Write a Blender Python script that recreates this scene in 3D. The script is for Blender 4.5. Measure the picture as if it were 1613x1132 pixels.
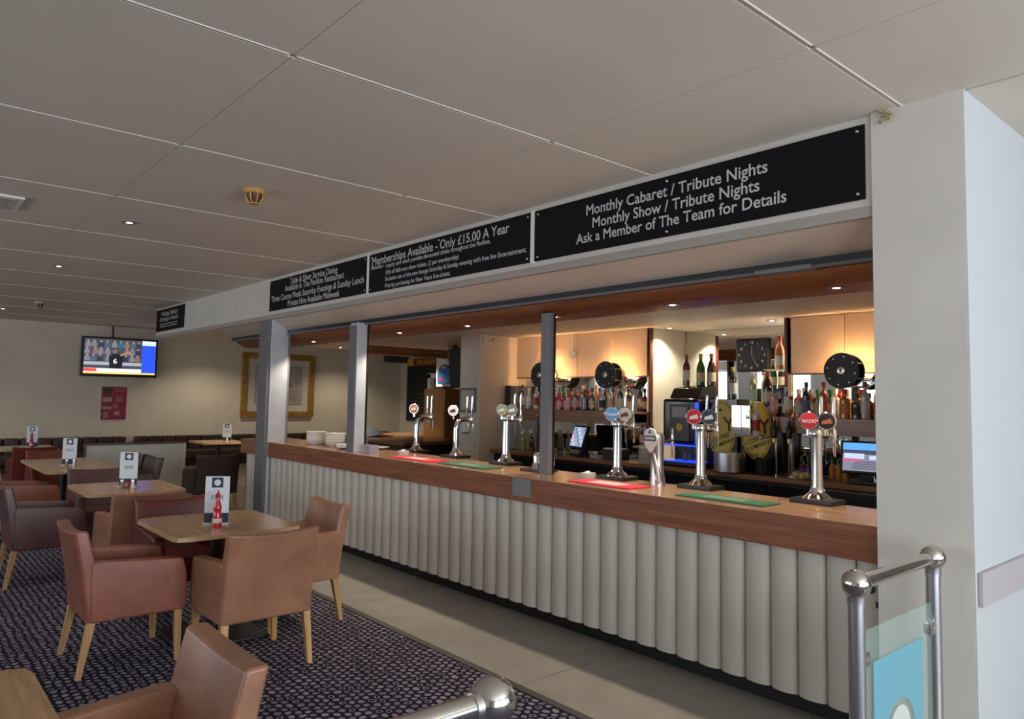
import bpy, bmesh, math, random
from mathutils import Vector, Matrix
random.seed(7)
PI = math.pi
scene = bpy.context.scene
for o in list(bpy.data.objects): bpy.data.objects.remove(o)
C = scene.collection

# ------------------------------------------------------------------ camera
HC = 1.63
yaw, pit, rol = math.radians(49.1047), math.radians(3.83782), math.radians(0.98593)
fw = Vector((math.cos(pit)*math.cos(yaw), math.cos(pit)*math.sin(yaw), math.sin(pit)))
r0 = Vector((math.sin(yaw), -math.cos(yaw), 0)); u0 = r0.cross(fw)
rt = r0*math.cos(rol) + u0*math.sin(rol); up = rt.cross(fw)
cam = bpy.data.objects.new('camera', bpy.data.cameras.new('camera')); C.objects.link(cam)
cam.matrix_world = Matrix(((rt.x, up.x, -fw.x, 0), (rt.y, up.y, -fw.y, 0), (rt.z, up.z, -fw.z, HC), (0, 0, 0, 1)))
cam.data.sensor_width = 36; cam.data.lens = 1157.462/1613*36
cam.data.shift_y = -(566-549.452)/1613
cam.data.clip_start = .05
scene.camera = cam
# ------------------------------------------------------------------ light and exposure
vs = scene.view_settings
vs.view_transform = 'Standard'; vs.look = 'None'; vs.gamma = 1; vs.use_curve_mapping = False; vs.exposure = 0.6
w = bpy.data.worlds.new('world'); scene.world = w; w.use_nodes = True
w.node_tree.nodes['Background'].inputs[0].default_value = (.62, .76, 1, 1)
w.node_tree.nodes['Background'].inputs[1].default_value = 0.35

def area(name, loc, rot, sx, sy, power, col):
    l = bpy.data.lights.new(name, 'AREA'); l.shape = 'RECTANGLE'; l.size = sx; l.size_y = sy
    l.energy = power; l.color = col
    o = bpy.data.objects.new(name, l); C.objects.link(o); o.location = loc; o.rotation_euler = rot
    return o
DAY = (.86, .93, 1.0)
# daylight coming in at the glazed front behind the camera and at the side windows
for i, pw in ((1, 80), (2, 135), (3, 14)):
    area('daylight_front', (-3.2+i*2.9, -3.93, 1.55), (PI/2+.38, 0, 0), 2.3, 2.2, pw, DAY)
for i in range(4):
    area('daylight_side', (-4.93, 4.2+i*3.2, 1.75), (0, -PI/2-.30, 0), 1.7, 2.3, 30, DAY)

# ------------------------------------------------------------------ materials
MATS = {}
def mat(name, col, rough=.5, metal=0, **k):
    if name in MATS: return MATS[name]
    m = bpy.data.materials.new(name); m.use_nodes = True; MATS[name] = m
    nt = m.node_tree; b = nt.nodes['Principled BSDF']
    b.inputs['Base Color'].default_value = (*col, 1); b.inputs['Roughness'].default_value = rough
    b.inputs['Metallic'].default_value = metal
    if 'spec' in k: b.inputs['Specular IOR Level'].default_value = k['spec']
    if 'coat' in k: b.inputs['Coat Weight'].default_value = k['coat']; b.inputs['Coat Roughness'].default_value = .15
    if 'emit' in k:
        b.inputs['Emission Color'].default_value = (*k['emit'], 1); b.inputs['Emission Strength'].default_value = k.get('es', 1)
    if 'trans' in k: b.inputs['Transmission Weight'].default_value = k['trans']; b.inputs['IOR'].default_value = k.get('ior', 1.45)
    if 'alpha' in k: b.inputs['Alpha'].default_value = k['alpha']
    N = nt.nodes; L = nt.links
    if 'noise' in k or 'wood' in k:
        tc = N.new('ShaderNodeTexCoord'); mp = N.new('ShaderNodeMapping'); L.new(tc.outputs['Object'], mp.inputs[0])
        nz = N.new('ShaderNodeTexNoise'); L.new(mp.outputs[0], nz.inputs[0])
        nz.inputs['Detail'].default_value = 5
        amt = k.get('amt', .25)
        if 'wood' in k:
            s = [22, 22, 22]; s['xyz'.index(k['wood'])] = 1.1
            mp.inputs['Scale'].default_value = s; nz.inputs['Scale'].default_value = k.get('ns', 1.6)
            nz.inputs['Distortion'].default_value = .6
        else:
            nz.inputs['Scale'].default_value = k['noise']
        rp = N.new('ShaderNodeValToRGB'); L.new(nz.outputs[0], rp.inputs[0])
        rp.color_ramp.elements[0].position = .3; rp.color_ramp.elements[1].position = .7
        rp.color_ramp.elements[0].color = (*[c*(1-amt) for c in col], 1)
        rp.color_ramp.elements[1].color = (*[min(1, c*(1+amt)) for c in col], 1)
        L.new(rp.outputs[0], b.inputs['Base Color'])
        if k.get('bump'):
            n2 = N.new('ShaderNodeTexNoise'); L.new(tc.outputs['Object'], n2.inputs[0]); n2.inputs['Scale'].default_value = k.get('bs', 180)
            bp = N.new('ShaderNodeBump'); bp.inputs['Strength'].default_value = k['bump']; bp.inputs['Distance'].default_value = .004
            L.new(n2.outputs[0], bp.inputs['Height']); L.new(bp.outputs[0], b.inputs['Normal'])
    return m
CEIL = mat('ceiling_paint', (.76, .68, .58), .75, noise=1.2, amt=.04)
WALL = mat('wall_paint', (.74, .66, .53), .8, noise=3, amt=.04, bump=.1, bs=90)
WHITE = mat('white_paint', (.76, .75, .73), .6, noise=2, amt=.03)
PILLAR = mat('pillar_paint', (.70, .66, .60), .7, noise=2.5, amt=.04)
SOFFIT = mat('soffit_paint', (.60, .50, .42), .35, noise=2, amt=.05)
STRIP = mat('strip_white', (.93, .90, .85), .5)
SEAM = mat('seam_grey', (.34, .31, .28), .8)
BLACK = mat('black_plastic', (.012, .011, .012), .35)
SIGNB = mat('sign_black', (.006, .005, .007), .6, spec=.15)
LETTER = mat('letter_grey', (.62, .62, .63), .5)
DARKW = mat('counter_wood', (.27, .10, .052), .34, wood='y', amt=.3, coat=.05, spec=.3)
TOPW = mat('counter_top_wood', (.36, .21, .12), .22, wood='y', amt=.25, coat=.4)
BEAMW = mat('beam_wood', (.22, .075, .03), .38, wood='y', amt=.3, coat=.08)
BEAMX = mat('beam_wood_x', (.34, .15, .05), .25, wood='x', amt=.3, coat=.3)
BACKW = mat('back_bar_wood', (.27, .12, .05), .3, wood='y', amt=.3, coat=.2)
EDGEW = mat('mahogany_edge', (.12, .028, .012), .35)
PAD = mat('cream_vinyl', (.58, .54, .475), .38, noise=4, amt=.03, bump=.08, bs=60)
STEEL = mat('brushed_steel', (.60, .65, .72), .42, .45, noise=9, amt=.08)
SATIN = mat('satin_steel', (.66, .66, .67), .3, 1)
CHROME = mat('chrome', (.86, .86, .86), .06, 1)
GUN = mat('grey_metal', (.20, .20, .21), .5, .3)
MIRROR = mat('mirror', (.80, .82, .80), .015, 1)
PANEL = mat('peach_panel', (.80, .60, .42), .55, noise=2, amt=.03)
CREAMP = mat('cream_panel', (.70, .68, .58), .5, noise=2, amt=.02)
OAK = mat('oak_leg', (.55, .31, .12), .4, wood='z', amt=.25)
TABLEW = mat('table_oak', (.50, .29, .14), .25, wood='y', amt=.25, coat=.35)
TEDGE = mat('table_edge', (.60, .39, .19), .4)
TILED = mat('tile_taupe', (.135, .115, .095), .45, noise=5, amt=.14)
TILEL = mat('tile_grey', (.26, .24, .21), .42, noise=5, amt=.10)
GROUT = mat('grout', (.33, .30, .26), .8)
BULB = mat('bulb_white', (1, 1, 1), .5, emit=(1, .93, .82), es=14)
RED = mat('red_mat', (.55, .02, .05), .5)
GREEN = mat('green_mat', (.015, .10, .05), .6)
CERAM = mat('white_ceramic', (.82, .80, .77), .2)
GLASSC = mat('clear_glass', (.9, .95, .93), .03, trans=1)
NAVY = mat('navy_print', (.03, .04, .07), .5)
CARD = mat('menu_card', (.72, .77, .82), .45)
GOLD = mat('gold_frame', (.50, .28, .06), .35, .5, noise=14, amt=.25)
BENCH = mat('dark_leather', (.055, .028, .022), .35, noise=10, amt=.2)
def leather(n, c): return mat('leather_'+n, c, .29, noise=7, amt=.16, bump=.22, bs=240, spec=.6)
TAN = leather('tan', (.36, .17, .10)); RBR = leather('redbrown', (.31, .10, .06)); MAR = leather('maroon', (.13, .022, .018))
PUR = leather('plum', (.115, .050, .048)); DBR = leather('dark', (.055, .026, .020)); REDL = leather('red', (.19, .035, .025))

def carpet_mat():
    m = bpy.data.materials.new('spot_carpet'); m.use_nodes = True; nt = m.node_tree; N = nt.nodes; L = nt.links
    b = N['Principled BSDF']; b.inputs['Roughness'].default_value = .95; b.inputs['Specular IOR Level'].default_value = .1
    def mth(op, a, bb=None, c=None):
        n = N.new('ShaderNodeMath'); n.operation = op
        for i, v in enumerate((a, bb, c)):
            if v is None: continue
            if isinstance(v, (int, float)): n.inputs[i].default_value = v
            else: L.new(v, n.inputs[i])
        return n.outputs[0]
    tc = N.new('ShaderNodeTexCoord'); sp = N.new('ShaderNodeSeparateXYZ')
    wob = N.new('ShaderNodeTexNoise'); wob.inputs['Scale'].default_value = 9; L.new(tc.outputs['Object'], wob.inputs[0])
    vm = N.new('ShaderNodeVectorMath'); vm.operation = 'MULTIPLY_ADD'; vm.inputs[1].default_value = (.05,)*3; L.new(wob.outputs['Color'], vm.inputs[0]); L.new(tc.outputs['Object'], vm.inputs[2])
    L.new(vm.outputs[0], sp.inputs[0])
    u = mth('DIVIDE', sp.outputs[0], .046); row = mth('FLOOR', u)
    half = mth('MULTIPLY', mth('MODULO', mth('ABSOLUTE', row), 2), .5)
    v = mth('ADD', mth('DIVIDE', sp.outputs[1], .056), half)
    du = mth('SUBTRACT', mth('FRACT', u), .5); dv = mth('SUBTRACT', mth('FRACT', v), .5)
    d = mth('SQRT', mth('ADD', mth('POWER', mth('MULTIPLY', du, .92), 2), mth('POWER', dv, 2)))
    nz = N.new('ShaderNodeTexNoise'); nz.inputs['Scale'].default_value = 60; L.new(tc.outputs['Object'], nz.inputs[0])
    d2 = mth('ADD', d, mth('MULTIPLY', mth('SUBTRACT', nz.outputs[0], .5), .16))
    disc = mth('LESS_THAN', d2, .34)
    wn = N.new('ShaderNodeTexWhiteNoise'); wn.noise_dimensions = '2D'; cb = N.new('ShaderNodeCombineXYZ')
    L.new(row, cb.inputs[0]); L.new(mth('FLOOR', v), cb.inputs[1]); L.new(cb.outputs[0], wn.inputs[0])
    ring = mth('MULTIPLY', mth('GREATER_THAN', wn.outputs[0], .86), mth('LESS_THAN', d2, .22))
    on = mth('SUBTRACT', disc, ring)
    val = mth('MULTIPLY', on, mth('MULTIPLY_ADD', wn.outputs[0], .5, .5))
    mx = N.new('ShaderNodeMix'); mx.data_type = 'RGBA'; L.new(val, mx.inputs[0])
    mx.inputs[6].default_value = (.020, .015, .032, 1); mx.inputs[7].default_value = (.32, .295, .35, 1)
    L.new(mx.outputs[2], b.inputs['Base Color'])
    return m
CARPET = carpet_mat()

# ------------------------------------------------------------------ mesh helpers
class M:
    def __init__(s): s.bm = bmesh.new()
    def box(s, x0, x1, y0, y1, z0, z1, bev=0, seg=2):
        r = bmesh.ops.create_cube(s.bm, size=1)
        for v in r['verts']:
            v.co = Vector(((x0+x1)/2+v.co.x*(x1-x0), (y0+y1)/2+v.co.y*(y1-y0), (z0+z1)/2+v.co.z*(z1-z0)))
        if bev:
            es = list({e for v in r['verts'] for e in v.link_edges})
            bmesh.ops.bevel(s.bm, geom=es, offset=bev, segments=seg, profile=.5, affect='EDGES')
        return s
    def ext(s, pts, axis, a, b, bev=0):
        # polygon in the plane normal to axis, extruded from a to b
        def P(p, t):
            return {'x': (t, p[0], p[1]), 'y': (p[0], t, p[1]), 'z': (p[0], p[1], t)}[axis]
        A = [s.bm.verts.new(P(p, a)) for p in pts]; B = [s.bm.verts.new(P(p, b)) for p in pts]
        n = len(pts); fs = [s.bm.faces.new(A), s.bm.faces.new(B[::-1])]
        for i in range(n): fs.append(s.bm.faces.new((A[i], B[i], B[(i+1) % n], A[(i+1) % n])))
        if bev:
            es = list({e for f in fs for e in f.edges})
            bmesh.ops.bevel(s.bm, geom=es, offset=bev, segments=2, profile=.5, affect='EDGES')
        return s
    def cyl(s, p, q, r, r2=None, n=16):
        p = Vector(p); q = Vector(q); r2 = r if r2 is None else r2
        d = (q-p).normalized(); a = d.orthogonal().normalized(); b = d.cross(a)
        A = []; B = []
        for i in range(n):
            t = 2*PI*i/n; o = a*math.cos(t)+b*math.sin(t)
            A.append(s.bm.verts.new(p+o*r)); B.append(s.bm.verts.new(q+o*r2))
        s.bm.faces.new(A[::-1]); s.bm.faces.new(B)
        for i in range(n): s.bm.faces.new((A[i], A[(i+1) % n], B[(i+1) % n], B[i]))
        return s
    def lathe(s, prof, c=(0, 0, 0), n=18, axis='z'):
        rings = []
        for (r, z) in prof:
            ring = []
            for i in range(n):
                t = 2*PI*i/n; q = (max(r, .0004)*math.cos(t), max(r, .0004)*math.sin(t), z)
                if axis == 'x': q = (q[2], q[0], q[1])
                if axis == 'y': q = (q[0], q[2], q[1])
                ring.append(s.bm.verts.new((c[0]+q[0], c[1]+q[1], c[2]+q[2])))
            rings.append(ring)
        for a, b in zip(rings, rings[1:]):
            for i in range(n): s.bm.faces.new((a[i], a[(i+1) % n], b[(i+1) % n], b[i]))
        s.bm.faces.new(rings[0][::-1]); s.bm.faces.new(rings[-1])
        return s
    def sph(s, c, r, n=20):
        bmesh.ops.create_uvsphere(s.bm, u_segments=n, v_segments=n//2+2, radius=r, matrix=Matrix.Translation(c)); return s
    def tube(s, pts, r, n=10):
        pts = [Vector(p) for p in pts]; prev = None; a = None
        for i, p in enumerate(pts):
            d = (pts[min(i+1, len(pts)-1)]-pts[max(i-1, 0)]).normalized()
            a = d.orthogonal().normalized() if a is None else (a-d*a.dot(d)).normalized()
            b = d.cross(a); rr = r[i] if isinstance(r, (list, tuple)) else r
            ring = [s.bm.verts.new(p+(a*math.cos(2*PI*k/n)+b*math.sin(2*PI*k/n))*rr) for k in range(n)]
            if prev:
                for k in range(n): s.bm.faces.new((prev[k], prev[(k+1) % n], ring[(k+1) % n], ring[k]))
            else: s.bm.faces.new(ring[::-1])
            prev = ring
        s.bm.faces.new(prev); return s
    def grid(s, fn, nu, nv):
        # closed slab: fn(u, v, side) -> point; side 0 / 1
        V = {}
        for k in (0, 1):
            for i in range(nu+1):
                for j in range(nv+1): V[k, i, j] = s.bm.verts.new(fn(i/nu, j/nv, k))
        fs = []
        for i in range(nu):
            for j in range(nv):
                fs.append(s.bm.faces.new((V[0, i, j], V[0, i+1, j], V[0, i+1, j+1], V[0, i, j+1])))
                fs.append(s.bm.faces.new((V[1, i, j], V[1, i, j+1], V[1, i+1, j+1], V[1, i+1, j])))
        rim = [(i, 0) for i in range(nu)]+[(nu, j) for j in range(nv)]+[(i, nv) for i in range(nu, 0, -1)]+[(0, j) for j in range(nv, 0, -1)]
        for a, b in zip(rim, rim[1:]+rim[:1]):
            s.bm.faces.new((V[0, a[0], a[1]], V[1, a[0], a[1]], V[1, b[0], b[1]], V[0, b[0], b[1]]))
        return s
    def done(s, name, m, parent=None, ang=35, bevel=0):
        bm = s.bm
        bmesh.ops.recalc_face_normals(bm, faces=bm.faces)
        if bevel:
            es = [e for e in bm.edges if len(e.link_faces) == 2 and e.calc_face_angle(0) > .7]
            bmesh.ops.bevel(bm, geom=es, offset=bevel, segments=3, profile=.5, affect='EDGES')
            bmesh.ops.recalc_face_normals(bm, faces=bm.faces)
        if parent is not None and parent.get('_w'):
            bmesh.ops.translate(bm, verts=bm.verts, vec=-Vector(parent['_w']))
        me = bpy.data.meshes.new(name); bm.to_mesh(me); bm.free()
        me.polygons.foreach_set('use_smooth', [True]*len(me.polygons)); me.set_sharp_from_angle(angle=math.radians(ang))
        me.materials.append(m)
        o = bpy.data.objects.new(name, me); C.objects.link(o)
        if len(me.polygons) > 6:
            wn_ = o.modifiers.new('weighted_normal', 'WEIGHTED_NORMAL'); wn_.keep_sharp = True
        if parent is not None: o.parent = parent
        return o
def tag(o, label, cat, group=None):
    o['label'] = label; o['category'] = cat
    if group: o['group'] = group
    return o
def thing(name, label, cat, loc=(0, 0, 0), rz=0, group=None, world=False):
    """world=True: parts are given in world coordinates and shifted to the root"""
    o = bpy.data.objects.new(name, None); C.objects.link(o); o.location = loc; o.rotation_euler = (0, 0, rz)
    o.empty_display_size = .1
    if world: o['_w'] = list(loc)
    return tag(o, label, cat, group)
def struct(o): o['kind'] = 'structure'; return o
def dup(root, loc, rz, label, group=None, remat=None):
    r = root.copy(); C.objects.link(r); r.location = loc; r.rotation_euler = (0, 0, rz); r['label'] = label
    if group: r['group'] = group
    for ch in list(root.children):
        c = ch.copy(); C.objects.link(c); c.parent = r
        if remat and c.data.materials and c.data.materials[0].name.startswith(remat[0]):
            c.data = c.data.copy(); c.data.materials[0] = remat[1]
        for g in ch.children:
            d = g.copy(); C.objects.link(d); d.parent = c
    return r
def text(body, name, m, parent, p0, xdir, ydir, width=None, size=None, depth=.002, align='LEFT', maxh=None):
    """flat lettering as mesh, base line starting at p0 (or centred), fitted to width"""
    cu = bpy.data.curves.new(name, 'FONT'); cu.body = body; cu.size = 1; cu.extrude = 0; cu.align_x = align; cu.resolution_u = 3; cu.offset = .012
    to = bpy.data.objects.new(name, cu); C.objects.link(to)
    bpy.context.view_layer.update()
    me = bpy.data.meshes.new_from_object(to.evaluated_get(bpy.context.evaluated_depsgraph_get()))
    bpy.data.objects.remove(to); bpy.data.curves.remove(cu)
    xs = [v.co.x for v in me.vertices]; wd = max(xs)-min(xs)
    sx = width/wd if width else size
    sy = size if size else sx
    X = Vector(xdir)*sx; Y = Vector(ydir)*sy; nrm = Vector(xdir).cross(Vector(ydir)); p0 = Vector(p0)
    off = min(xs) if align == 'LEFT' else 0
    base = Vector(parent['_w']) if parent is not None and parent.get('_w') else Vector((0, 0, 0))
    for v in me.vertices: v.co = p0 + X*(v.co.x-off) + Y*v.co.y + nrm*depth - base
    me.materials.clear(); me.materials.append(m)
    o = bpy.data.objects.new(name, me); C.objects.link(o)
    if parent is not None: o.parent = parent
    return o

# ------------------------------------------------------------------ room shell
ZC = 3.07
floor = struct(M().box(-5, 2.85, -4, 18.2, -.06, 0).done('floor', CARPET))
trimstrip = struct(M().box(2.825, 2.875, -4, 18.2, -.05, .006).done('trim_1', mat('floor_edge_trim', (.05, .045, .04), .5)))
sub = struct(M().box(2.875, 12, -4, 18.2, -.06, -.006).done('floor_tiled', GROUT))
j = 0
for k in range(-3, 7):
    y0 = 3.203+2.033*(k-1)
    M().box(2.877, 3.83, y0+.003, y0+2.030, -.01, 0).done('tile', TILEL, sub)
M().box(3.833, 11.5, 1.0, 18.1, -.01, -.001).done('bar_vinyl', mat('bar_floor', (.06, .05, .045), .6), sub)
M().box(2.877, 12, -4, -.9, -.01, 0).done('entrance_vinyl', TILEL, sub)

ceil = struct(M().box(-5, 3.7, -4, 18.2, ZC+.012, ZC+.08).done('ceiling', SEAM))
PW = 1.5265
xs_ = [1.27+PW*k for k in range(-4, 2)] + [3.68]
xs_[0] = -5
ys_ = [1.405+PW*k for k in range(-4, 12)]
for i in range(len(xs_)-1):
    for jj in range(len(ys_)-1):
        M().box(xs_[i]+.002, xs_[i+1]-.002, ys_[jj]+.014, ys_[jj+1]-.014, ZC, ZC+.014).done('ceiling_panel', CEIL, ceil)
for jj in range(1, len(ys_)-1):
    for i in range(len(xs_)-1):
        a = xs_[i]+.018; b = xs_[i+1]-(.018 if i < len(xs_)-2 else 0)
        M().box(a, b, ys_[jj]-.013, ys_[jj]+.013, ZC+.002, ZC+.013).done('cover_strip', CEIL, ceil)
        M().box(a, b, ys_[jj]-.0145, ys_[jj]-.0075, ZC-.003, ZC+.002).done('cover_strip_lip', STRIP, ceil)
struct(M().box(3.7, 12, -4, 1.13, ZC, ZC+.08).done('ceiling_entrance', CEIL))
struct(M().box(3.7, 12, 1.13, 18.2, ZC, ZC+.08).done('ceiling_over_bar', CEIL))

struct(M().box(-5, 12, 18.1, 18.25, 0, ZC).done('wall_far', WALL))
# glazed walls behind and beside the camera
def glazed(name, axis, pos, spans, z0, z1, lo, hi):
    m = M(); t = .14
    def bx(a, b, za, zb, d0=0, d1=t):
        if axis == 'y': m.box(a, b, pos-d1, pos-d0, za, zb)
        else: m.box(pos-d1, pos-d0, a, b, za, zb)
    bx(lo, hi, 0, z0); bx(lo, hi, z1, ZC+.08)
    e = lo
    for a, b in spans: bx(e, a, z0, z1); e = b
    bx(e, hi, z0, z1)
    o = struct(m.done(name, WHITE))
    for i, (a, b) in enumerate(spans):
        f = M(); fr = .05
        def fb(p, q, za, zb):
            if axis == 'y': f.box(p, q, pos-.1, pos-.02, za, zb)
            else: f.box(pos-.1, pos-.02, p, q, za, zb)
        fb(a, b, z0, z0+fr); fb(a, b, z1-fr, z1); fb(a, a+fr, z0, z1); fb(b-fr, b, z0, z1)
        fb((a+b)/2-.025, (a+b)/2+.025, z0, z1)
        fo = struct(f.done('window_%s_%d' % (axis, i+1), STRIP))
    return o
glazed('wall_front', 'y', -4, [(-4.4+i*2.9, -2.0+i*2.9) for i in (1, 2, 3)], .4, 2.7, -5.1, 12)
glazed('wall_left', 'x', -5, [(3.0+i*3.2, 5.4+i*3.2) for i in range(4)], .85, 2.65, -4, 18.2)
struct(M().box(12, 12.15, -4, 18.2, 0, ZC+.08).done('wall_service', WALL))

# pillar, with the wall running back from it
pil = struct(M().box(3.665, 12, 1.135, 1.54, 0, ZC).done('wall_pillar', PILLAR))
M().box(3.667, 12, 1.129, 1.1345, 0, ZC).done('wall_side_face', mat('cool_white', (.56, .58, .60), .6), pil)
struct(M().box(3.69, 12, 1.105, 1.129, .756, .903, .006).done('trim_2', mat('dado_grey', (.50, .46, .47), .5)))
nest = M()
for k in range(26):
    p = Vector((3.655+random.uniform(-.02, .005), 1.47+random.uniform(-.03, .03), ZC-.012-random.random()*.05))
    nest.tube([p, p+Vector((random.uniform(-.02, .02), random.uniform(-.03, .03), random.uniform(-.03, .02)))], .003, 5)
tag(nest.done('expanding_foam_tuft', mat('foam_yellow', (.42, .36, .14), .8)), 'ragged yellow foam tuft poking out at top of the pillar', 'foam')

# bulkhead above the bar
bulk = struct(M().box(3.68, 3.90, 1.54, 13.75, 2.61, ZC).done('wall_bulkhead', PILLAR))
M().box(3.672, 3.70, 1.54, 13.75, 2.556, 2.612, .004).done('bulkhead_trim', mat('trim_taupe', (.42, .37, .33), .5), bulk)
M().ext([(3.70, 2.556), (3.72, 2.556), (3.905, 2.437), (3.98, 2.437), (3.98, 2.62), (3.70, 2.62)], 'y', 1.54, 10.75).done('soffit_board', SOFFIT, bulk)
M().box(3.70, 12, 10.75, 13.3, 2.55, 2.62).done('soffit_end_board', SOFFIT, bulk)
M().box(3.905, 3.965, 1.54, 10.75, 2.385, 2.438).done('shutter_track', mat('track_dark', (.03, .03, .035), .35, .4), bulk)
M().cyl((3.90, 1.54, 2.388), (3.90, 10.7, 2.388), .011, n=10).done('shutter_bottom_bar', GUN, bulk)
M().box(3.85, 3.93, 1.95, 2.3, 2.37, 2.40, .01).done('shutter_latch', GUN, bulk)
beam = struct(M().ext([(3.95, 2.377), (4.07, 2.30), (4.43, 2.30), (4.43, 2.56), (3.95, 2.56)], 'y', 1.54, 10.7).done('ceiling_beam', BEAMW))
# bar ceiling, back walls
struct(M().box(4.5, 12, 1.54, 10.75, 2.47, 2.55).done('ceiling_bar', mat('bar_ceiling', (.84, .77, .68), .5, noise=2, amt=.03)))
struct(M().box(6.78, 6.98, 1.54, 3.68, 0, 2.47).done('wall_back_right', CREAMP))
struct(M().box(6.78, 6.98, 5.36, 7.7, 0, 2.47).done('wall_back_middle', CREAMP))
struct(M().box(7.43, 7.6, 3.5, 5.5, 0, 2.47).done('wall_recess', CREAMP))
struct(M().box(6.75, 7.43, 5.352, 5.40, 0, 2.47).done('wall_recess_left', CREAMP))
struct(M().box(6.75, 7.43, 3.63, 3.678, 0, 2.47).done('wall_recess_right', CREAMP))
pier = struct(M().box(6.107, 6.78, 7.68, 8.13, 0, 2.47).done('wall_pier', mat('pier_paint', (.68, .60, .50), .6, noise=2, amt=.04)))
M().box(6.098, 6.106, 7.70, 8.13, .93, .955).done('pier_rail', CREAMP, pier)
M().box(6.09, 6.106, 7.675, 7.70, 0, 2.47).done('corner_bead', CREAMP, pier)

def panels(name, y0, y1, n, label):
    t = thing(name, label, 'wall panel', (6.75, (y0+y1)/2, 1.91), world=True)
    d = (y1-y0)/n
    for k in range(n): M().box(6.75, 6.779, y0+k*d+.004, y0+(k+1)*d-.004, 1.918, 2.466, .003).done('panel', PANEL, t)
    M().box(6.744, 6.779, y0, y1, 1.905, 1.918).done('lower_trim', EDGEW, t)
    return t
panels('wall_panelling', 5.362, 7.68, 4, 'four peach back-bar wall panels between the pier and the clock recess')
panels('wall_panelling', 1.95, 3.68, 3, 'peach back-bar wall panels beside the white pillar')
for a, lab in ((5.352, 'left'), (3.678, 'right')):
    tag(M().box(6.735, 6.785, a-.012, a+.012, .95, 2.468).done('edge_post', EDGEW), 'thin dark red wooden edging strip at the %s of the clock recess' % lab, 'edging')
def mirror(y0, y1, z0, z1, x, label):
    t = thing('wall_mirror', label, 'mirror', (x, (y0+y1)/2, z0), world=True)
    M().box(x-.008, x-.001, y0, y1, z0, z1).done('mirror_sheet', MIRROR, t)
    return t
mirror(5.37, 7.675, .96, 1.903, 6.779, 'long mirror behind the spirit bottles left of the clock')
mirror(1.6, 3.66, .96, 1.903, 6.779, 'mirror behind the spirit bottles beside the white pillar')
mirror(3.685, 5.345, .96, 2.465, 7.429, 'tall mirror lining the recess behind the black clock')

# ------------------------------------------------------------------ signs on the bulkhead
XD, YD = (0, -1, 0), (0, 0, 1)
def board(y0, y1, z0, z1, label, lines, screws=True, small=False):
    t = thing('sign_board', label, 'sign', (3.67, (y0+y1)/2, z0), world=True, group='black lettered boards on the bulkhead')
    M().box(3.668, 3.68, y0, y1, z0, z1, .002).done('panel', SIGNB, t)
    for (s, ya, yb, z) in lines:
        text(s, 'lettering', LETTER, t, (3.668, ya, z), XD, YD, width=ya-yb, size=None, depth=.002)
    if screws:
        for yy in (y0+.035, (y0+y1)/2, y1-.035):
            for zz in (z0+.03, z1-.03):
                M().lathe([(.009, 0), (.009, .003), (.005, .005)], (0, 0, 0), 10).bm.free()
                M().cyl((3.668, yy, zz), (3.664, yy, zz), .009, .007, 10).done('screw', SATIN, t)
    return t
board(1.575, 4.0, 2.65, 3.03, 'large black board advertising monthly cabaret and tribute nights', [
    ('Monthly Cabaret / Tribute Nights', 3.47, 2.10, 2.903), ('Monthly Show / Tribute Nights', 3.41, 2.15, 2.808), ('Ask a Member of The Team for Details', 3.565, 1.99, 2.715)])
board(4.045, 6.43, 2.65, 3.03, 'black board listing memberships at £15.00 a year', [
    ('Memberships Available - Only £15.00 A Year', 6.373, 4.29, 2.918), ('Benefits:-', 6.38, 6.15, 2.874),
    ('Loyalty card which provides discounted drinks throughout the Pavilion,', 6.11, 4.52, 2.868), ('10% off Ballroom show tickets. (2 per membership)', 6.11, 4.94, 2.798),
    ('Exclusive use of the new lounge Saturday & Sunday evening with free live Entertainment,', 6.115, 4.087, 2.736), ('Priority purchasing for New Years Eve tickets.', 6.113, 5.053, 2.67)])
board(6.475, 8.87, 2.655, 3.03, 'black board about silver service dining and private hire', [
    ('Table & Silver Service Dining', 8.286, 7.097, 2.938), ('Available in The Pavilion Restaurant', 8.42, 6.95, 2.862),
    ('Three Course Meals Saturday Evenings & Sunday Lunch', 8.81, 6.53, 2.767), ('Private Hire Available Midweek', 8.323, 7.035, 2.677)])
t = board(12.23, 13.73, 2.67, 3.045, 'small black board about weddings at the far end of the bulkhead', [
    ("Weddings, Birthday's", 13.45, 12.55, 2.93), ("Christening's or Funeral's", 13.52, 12.52, 2.84)], screws=False)
for z in (2.78, 2.74): M().box(3.6665, 3.668, 12.55, 13.5, z, z+.012).done('ruled_line', LETTER, t)
for y in (4.0225, 6.4525): tag(M().box(3.664, 3.68, y-.018, y+.018, 2.64, 3.04).done('joint_strip', STRIP), 'pale upright strip between the boards, at the %s end of the membership board' % ('near' if y < 5 else 'far'), 'strip')

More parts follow.
